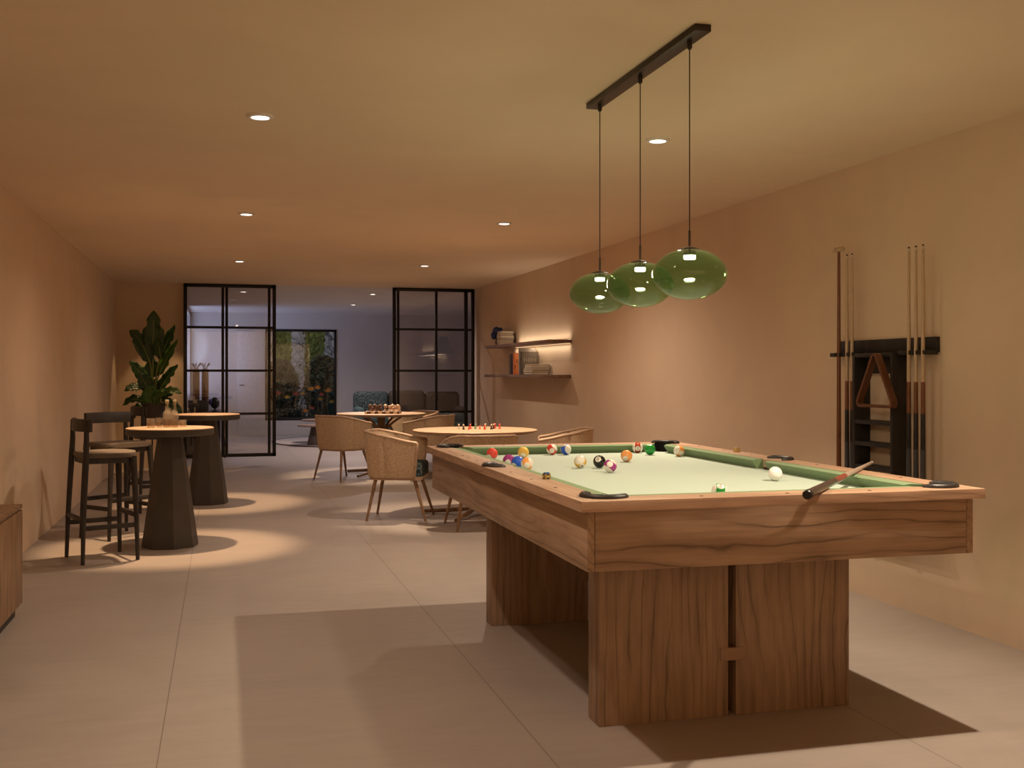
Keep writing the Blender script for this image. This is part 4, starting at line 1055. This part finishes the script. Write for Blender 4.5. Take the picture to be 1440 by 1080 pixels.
# rug, coffee tables
RUGM = plain('rug_wool', (0.45, 0.39, 0.34), 0.95, var=0.08, scale=60, bump=0.1)
rg = thing('round_rug', 'large pale round rug with a dark rim on the lounge floor', 'rug', (2.72, 19.75, 0.0))
bm = nb(); lathe(bm, [(1.85, 0.001), (1.85, 0.012), (1.83, 0.014)], 80); obj('pile', bm, RUGM, rg)
bm = nb(); tube(bm, [(1.852*math.cos(R(4.5*k)), 1.852*math.sin(R(4.5*k)), 0.010) for k in range(80)] + [(1.852, 0, 0.010)], 0.009, 6); obj('rim', bm, plain('rug_rim', (0.06, 0.035, 0.03), 0.9), rg)
CTT = plain('coffee_top', (0.27, 0.185, 0.15), 0.45); CTB = plain('coffee_base', (0.10, 0.068, 0.06), 0.6)
for x, y, h, r, lab in ((1.53, 18.75, 0.345, 0.29, 'round coffee table on a brown cone, front one under the garden window'), (1.66, 19.35, 0.41, 0.30, 'round coffee table just behind the front one, slightly taller')):
    t = thing('coffee_table', lab, 'table', (x, y, 0.0145), 0, 'round coffee tables on the rug')
    bm = nb(); lathe(bm, [(r-0.012, h-0.03), (r, h-0.024), (r, h-0.004), (r-0.004, h)], 48); obj('table_top', bm, CTT, t)
    bm = nb(); lathe(bm, [(0.125, 0), (0.125, 0.01), (0.055, h-0.03)], 32); obj('base', bm, CTB, t)
# sofa
sf = thing('sofa', 'dark teal boucle sofa with rounded back, half behind the right glass door', 'sofa', (3.31, 19.55, 0.0145))
BOU = boucle('sofa_boucle', (0.012, 0.024, 0.026), (0.045, 0.065, 0.068), (0.15, 0.17, 0.165)); BRN = boucle('sofa_boucle_glass_tint', (0.045, 0.038, 0.03), (0.06, 0.05, 0.04), (0.085, 0.07, 0.055))  # brown copy of the boucle has the door glass tint put into its colour
SEATM = plain('sofa_seat_teal', (0.055, 0.10, 0.10), 0.9, bump=0.1)
bm = nb(); box(bm, (0, 0, 0.22), (1.94, 0.90, 0.30), 0.06, 3); obj('base', bm, SEATM, sf)
for k, x in enumerate((-0.62, 0.02, 0.64)):
    bm = nb(); box(bm, (x, -0.06, 0.42), (0.62, 0.76, 0.16), 0.05, 3); obj('seat_cushion', bm, SEATM, sf)
for (x0, x1, z, m) in ((-0.985, -0.35, 0.89, BOU), (-0.34, 0.33, 0.905, BRN), (0.34, 0.985, 0.88, BRN)):
    bm = nb(); box(bm, ((x0+x1)/2, 0.30, (0.40+z)/2), (x1-x0, 0.26, z-0.40), 0.08, 4, Euler((R(-4), 0, 0))); obj('back_cushion', bm, m, sf)
for s in (-1, 1):
    bm = nb(); box(bm, (s*0.93, -0.02, 0.36), (0.12, 0.80, 0.52), 0.05, 3); obj('armrest', bm, SEATM if s < 0 else BRN, sf)
for sx in (-1, 1):
    for sy in (-1, 1):
        bm = nb(); cyl(bm, (sx*0.85, sy*0.36, 0), 0.02, 0.09, 12); obj('leg', bm, BLACKM, sf)

# ------------------------------------------------------------------ garden outside window_1
slab('ground', (-3.0, 22.2, -0.12), (8.0, 27.5, 0.05), plain('garden_soil', (0.05, 0.04, 0.03), 0.95, var=0.4, scale=12, bump=0.3))
def stone():
    m, nt, b = mat('rubble_stone')
    v = coords(nt, (1, 1, 1))
    vo = N(nt, 'ShaderNodeTexVoronoi', Scale=5.0, feature='DISTANCE_TO_EDGE'); L(nt, v, vo.inputs['Vector'])
    vc = N(nt, 'ShaderNodeTexVoronoi', Scale=5.0); L(nt, v, vc.inputs['Vector'])
    nz = N(nt, 'ShaderNodeTexNoise', Scale=9.0, Detail=6.0); L(nt, v, nz.inputs['Vector'])
    r = ramp(nt, [(0.0, (0.20, 0.185, 0.175)), (0.035, (0.44, 0.42, 0.39)), (0.2, (0.52, 0.49, 0.46))]); L(nt, vo.outputs['Distance'], r.inputs['Fac'])
    r2 = ramp(nt, [(0.25, (0.72,)*3), (0.75, (1.1,)*3)]); L(nt, nz.outputs['Fac'], r2.inputs['Fac'])
    mx = N(nt, 'ShaderNodeMix', data_type='RGBA', blend_type='MULTIPLY'); mx.inputs[0].default_value = 1; L(nt, r.outputs['Color'], mx.inputs[6]); L(nt, r2.outputs['Color'], mx.inputs[7])
    L(nt, mx.outputs[2], b.inputs['Base Color']); b.inputs['Roughness'].default_value = 0.9
    bp = N(nt, 'ShaderNodeBump', Strength=0.8, Distance=0.05); L(nt, vo.outputs['Distance'], bp.inputs['Height']); L(nt, bp.outputs['Normal'], b.inputs['Normal'])
    return m
slab('wall_garden', (-3.0, 26.6, 0), (8.0, 27.0, 4.6), stone())
slab('wall_daylight_block', (-1.2, 22.2, 0), (-1.0, 26.6, 4.6), WALL)  # unseen wall added to keep the window daylight from spilling onto the garden
CYP = plain('cypress_green', (0.085, 0.115, 0.022), 0.8, var=0.5, scale=18); SHR = plain('dark_shrub', (0.040, 0.055, 0.030), 0.8, var=0.6, scale=14)
def leafcloud(bm, n, fn, size, elong=1.0):
    for _ in range(n):
        p, d = fn()
        d = (Vector(d) + Vector((random.uniform(-.5, .5), random.uniform(-.5, .5), random.uniform(-.3, .5)))).normalized()
        s = size*random.uniform(0.6, 1.3)
        sd = d.cross(Vector((random.uniform(-1, 1), random.uniform(-1, 1), random.uniform(-1, 1)))).normalized()*s*0.33/elong
        p = Vector(p); a, b_, c, e = p, p+d*s*0.5+sd, p+d*s, p+d*s*0.5-sd
        bm.faces.new([bm.verts.new(q) for q in (a, b_, c, e)])
def tree(name, label, cat, x, y, h, r, m, z0, n, size, kind, group=None):
    t = thing(name, label, cat, (x, y, 0.05), 0, group)
    def fn():
        z = random.random()**0.8
        prof = (1-z**2.2)*(0.35+0.65*min(1, z*4)) if kind == 'c' else math.sqrt(max(0.02, 1-(2*z-1)**2))
        a = random.uniform(0, 2*PI); rr = r*prof*random.uniform(0.75, 1.05)
        d = (math.cos(a)*0.5, math.sin(a)*0.5, 1.2) if kind == 'c' else (math.cos(a), math.sin(a), 0.6)
        return (rr*math.cos(a), rr*math.sin(a), z0+(h-z0)*z), d
    bm = nb()
    if kind == 'c': lathe(bm, [(r*0.5, z0+0.02), (r*0.86, z0+(h-z0)*0.15), (r*0.72, z0+(h-z0)*0.55), (r*0.3, z0+(h-z0)*0.88), (0.01, h-0.05)], 14)
    else: ico(bm, (0, 0, (h+z0)/2), 1.0, 3, (r*0.88, r*0.88, (h-z0)*0.44))
    leafcloud(bm, n, fn, size); obj('foliage', bm, m, t, smooth=None)
    bm = nb(); tube(bm, [(0, 0, -0.02), (0.01, 0, z0+0.3)], [0.05, 0.035], 8); obj('trunk', bm, SIGHT, t)
tree('cypress_tree', 'slim green cypress left in the garden window', 'tree', 1.37, 25.5, 4.3, 0.15, CYP, 0.3, 2600, 0.12, 'c', 'garden cypresses')
tree('cypress_tree', 'wider green cypress right of centre in the garden window', 'tree', 2.10, 25.6, 4.5, 0.21, CYP, 0.3, 3200, 0.12, 'c', 'garden cypresses')
tree('garden_shrub', 'dark round shrub low in the left half of the garden window', 'shrub', 1.26, 24.45, 1.45, 0.37, SHR, 0.05, 3000, 0.08, 's', 'garden shrubs')
tree('garden_shrub', 'dark shrub below the wider cypress in the garden window', 'shrub', 2.18, 24.45, 1.55, 0.37, SHR, 0.05, 3000, 0.08, 's', 'garden shrubs')
tree('garden_shrub', 'dark shrub at the right edge of the garden window', 'shrub', 3.02, 24.4, 0.95, 0.35, SHR, 0.05, 1500, 0.08, 's', 'garden shrubs')
# twiggy climber on the garden wall
for i, (x, lab) in enumerate(((1.02, 'dark twiggy climber on the stone wall at the left of the garden window'), (1.78, 'dark twiggy climber between the two cypresses'), (2.62, 'dark twiggy climber on the stone wall at the right of the garden window'))):
    bm = nb()
    def grow(p, d, ln, r, lv):
        pts = [p]
        for k in range(6):
            d = (d + Vector((random.uniform(-.5, .5), 0, random.uniform(-.35, .4)))).normalized(); p = p + d*ln/6; p.y = max(-0.06, min(0.0, p.y)); p.x = max(-0.29, min(0.29, p.x)); pts.append(p.copy())
            if random.random() < 0.8:
                s = 0.07*random.uniform(.6, 1.2); q = p+Vector((random.uniform(-.05, .05), -0.01, random.uniform(-.05, .05))); bm.faces.new([bm.verts.new(q+Vector(v_)*s) for v_ in ((0, 0, -.5), (.3, -.05, 0), (0, 0, .5), (-.3, -.05, 0))])
            if lv < 2 and random.random() < 0.55: grow(p.copy(), (d+Vector((random.choice((-1, 1))*0.9, 0, random.uniform(-.3, .5)))).normalized(), ln*0.45, r*0.7, lv+1)
        tube(bm, pts, r, 5)
    for k in range(2): grow(Vector((random.uniform(-.1, .1), 0, 0.0)), Vector((random.uniform(-.1, .1), 0, 1)), 3.0, 0.013, 0)
    o = obj('climbing_vine', bm, plain('twig_dark', (0.035, 0.030, 0.022), 0.8), None, loc=(x, 26.56, 0.05), smooth=None)
    tag(o, lab, 'vine', 'climbers on the garden wall')
# bird of paradise flowers
OR1 = plain('petal_orange', (0.85, 0.30, 0.02), 0.5, var=0.15); OR2 = plain('petal_yellow', (0.85, 0.46, 0.04), 0.5, var=0.15); RD1 = plain('petal_red', (0.60, 0.10, 0.06), 0.5); BE1 = plain('beak_green', (0.06, 0.10, 0.09), 0.5)
GST = plain('flower_stalk', (0.035, 0.05, 0.025), 0.6)
def bop(x, z, m, lab, s, flip, y=23.0):
    t = thing('bird_of_paradise_flower', lab, 'flower', (x, y, 0.05), 0, 'bird of paradise flowers outside the window')
    z -= 0.05
    bm = nb(); tube(bm, [(0.03*flip, 0, -0.03), (0.01*flip, 0, z*0.6), (0, 0, z)], 0.007, 6); obj('stalk', bm, GST, t)
    bm = nb(); tube(bm, [(-0.01*flip, 0, z-0.005), (0.05*flip*s, 0, z+0.01), (0.14*flip*s, 0, z-0.05*s)], [0.012*s, 0.014*s, 0.003], 7); obj('beak', bm, BE1, t)
    bm = nb()
    for k, (dx, dz) in enumerate(((-0.35, 1), (0.05, 1.15), (0.45, 1), (0.8, 0.6), (-0.7, 0.55))):
        d = Vector((dx*flip, random.uniform(-.3, .3), dz)).normalized()*0.088*s; p = Vector((0.02*flip, 0, z)); sd = Vector((d.z, 0, -d.x)).normalized()*0.013*s
        V = [p, p+d*0.5+sd, p+d, p+d*0.5-sd]
        a = [bm.verts.new(q+Vector((0, 0.004, 0))) for q in V]; b_ = [bm.verts.new(q-Vector((0, 0.004, 0))) for q in V]; ring_faces(bm, a, b_); bm.faces.new(a); bm.faces.new(b_[::-1])
    obj('petal', bm, m, t, smooth=None)
fl = [(1.06, 0.75, OR2, 'small yellow flower at the left frame of the garden window', 0.9, -1), (1.14, 0.79, RD1, 'red orange flower seen beside the door frame', 1.1, -1), (1.295, 0.70, OR2, 'yellow flower low on the left in the garden window', 1.0, 1),
      (1.49, 0.77, RD1, 'red flower left of the yellow one in the middle of the garden', 1.2, -1), (1.605, 0.78, OR2, 'yellow flower right of the red one in the middle', 0.9, 1), (1.80, 0.86, OR1, 'tall orange flower in the upper middle of the bed', 1.25, 1),
      (1.94, 0.90, OR1, 'tallest orange flower, right of the middle', 1.15, -1), (2.14, 0.83, OR1, 'large orange flower at the upper right of the bed', 1.3, 1), (2.01, 0.77, RD1, 'red flower below the tallest orange one', 0.9, -1),
      (2.00, 0.66, OR2, 'yellow flower below the red one on the right', 1.0, -1), (2.22, 0.60, OR2, 'yellow flower at the right low in the bed', 1.0, 1), (1.65, 0.42, OR1, 'orange flower near the bottom edge of the garden window', 1.1, 1), (1.84, 0.48, RD1, 'pinkish flower low in the middle of the bed', 0.9, -1)]
for i, (x, z, m, lab, s, fp) in enumerate(fl): bop(x, z, m, lab, s, fp, 22.58+0.04*((i*5) % 13))
bm = nb()
for k in range(150):
    x = random.uniform(0.75, 2.75); y = random.uniform(23.25, 23.9); h = random.uniform(0.25, 0.6); d = Vector((random.uniform(-.3, .3), random.uniform(-.3, .1), 1)).normalized()
    leaf_mesh(bm, bez(Vector((x, y, 0.05)), Vector((x, y, 0.05))+d*h*0.6, Vector((x, y, 0.05))+d*h+Vector((random.uniform(-.1, .1), -0.05, -0.05)), 5), random.uniform(0.06, 0.11), (random.uniform(-.5, .5), -1, 0.3), 0.2)
o = obj('foliage', bm, plain('bed_leaves', (0.022, 0.038, 0.020), 0.6, var=0.4, scale=9), smooth=60)
tag(o, 'dark strap leaves filling the flower bed outside the garden window', 'foliage', kind='stuff')
area('garden_fill_light', (1.7, 22.9, 3.6), (1.7, 25.5, 1.5), 55, 2.5, 0.4, (1.0, 0.85, 0.6))  # added fill above the window, no fixture, brightens the garden

# ------------------------------------------------------------------ camera, world, view
cam = bpy.data.cameras.new('camera'); co = bpy.data.objects.new('camera', cam); C.objects.link(co)
cam.sensor_fit = 'HORIZONTAL'; cam.sensor_width = 36.0; cam.lens = 36.0*1520/1440
co.location = (0, 0, 1.25); co.rotation_euler = (R(90), 0, -math.atan(408/1520))
cam.shift_y = -(540-524)/1440.0
cam.clip_start = 0.05; cam.clip_end = 200
S.camera = co
w = bpy.data.worlds.new('World'); S.world = w; w.use_nodes = True
bg = w.node_tree.nodes['Background']; bg.inputs['Color'].default_value = (0.30, 0.42, 0.80, 1); bg.inputs['Strength'].default_value = 0.9
S.view_settings.view_transform = 'Standard'; S.view_settings.look = 'None'; S.view_settings.gamma = 1.0
S.view_settings.use_curve_mapping = False
S.view_settings.exposure = -0.1
S.cycles.max_bounces = 10; S.cycles.diffuse_bounces = 6; S.cycles.transparent_max_bounces = 16
S.cycles.sample_clamp_indirect = 6.0
S.cycles.caustics_reflective = False; S.cycles.caustics_refractive = False
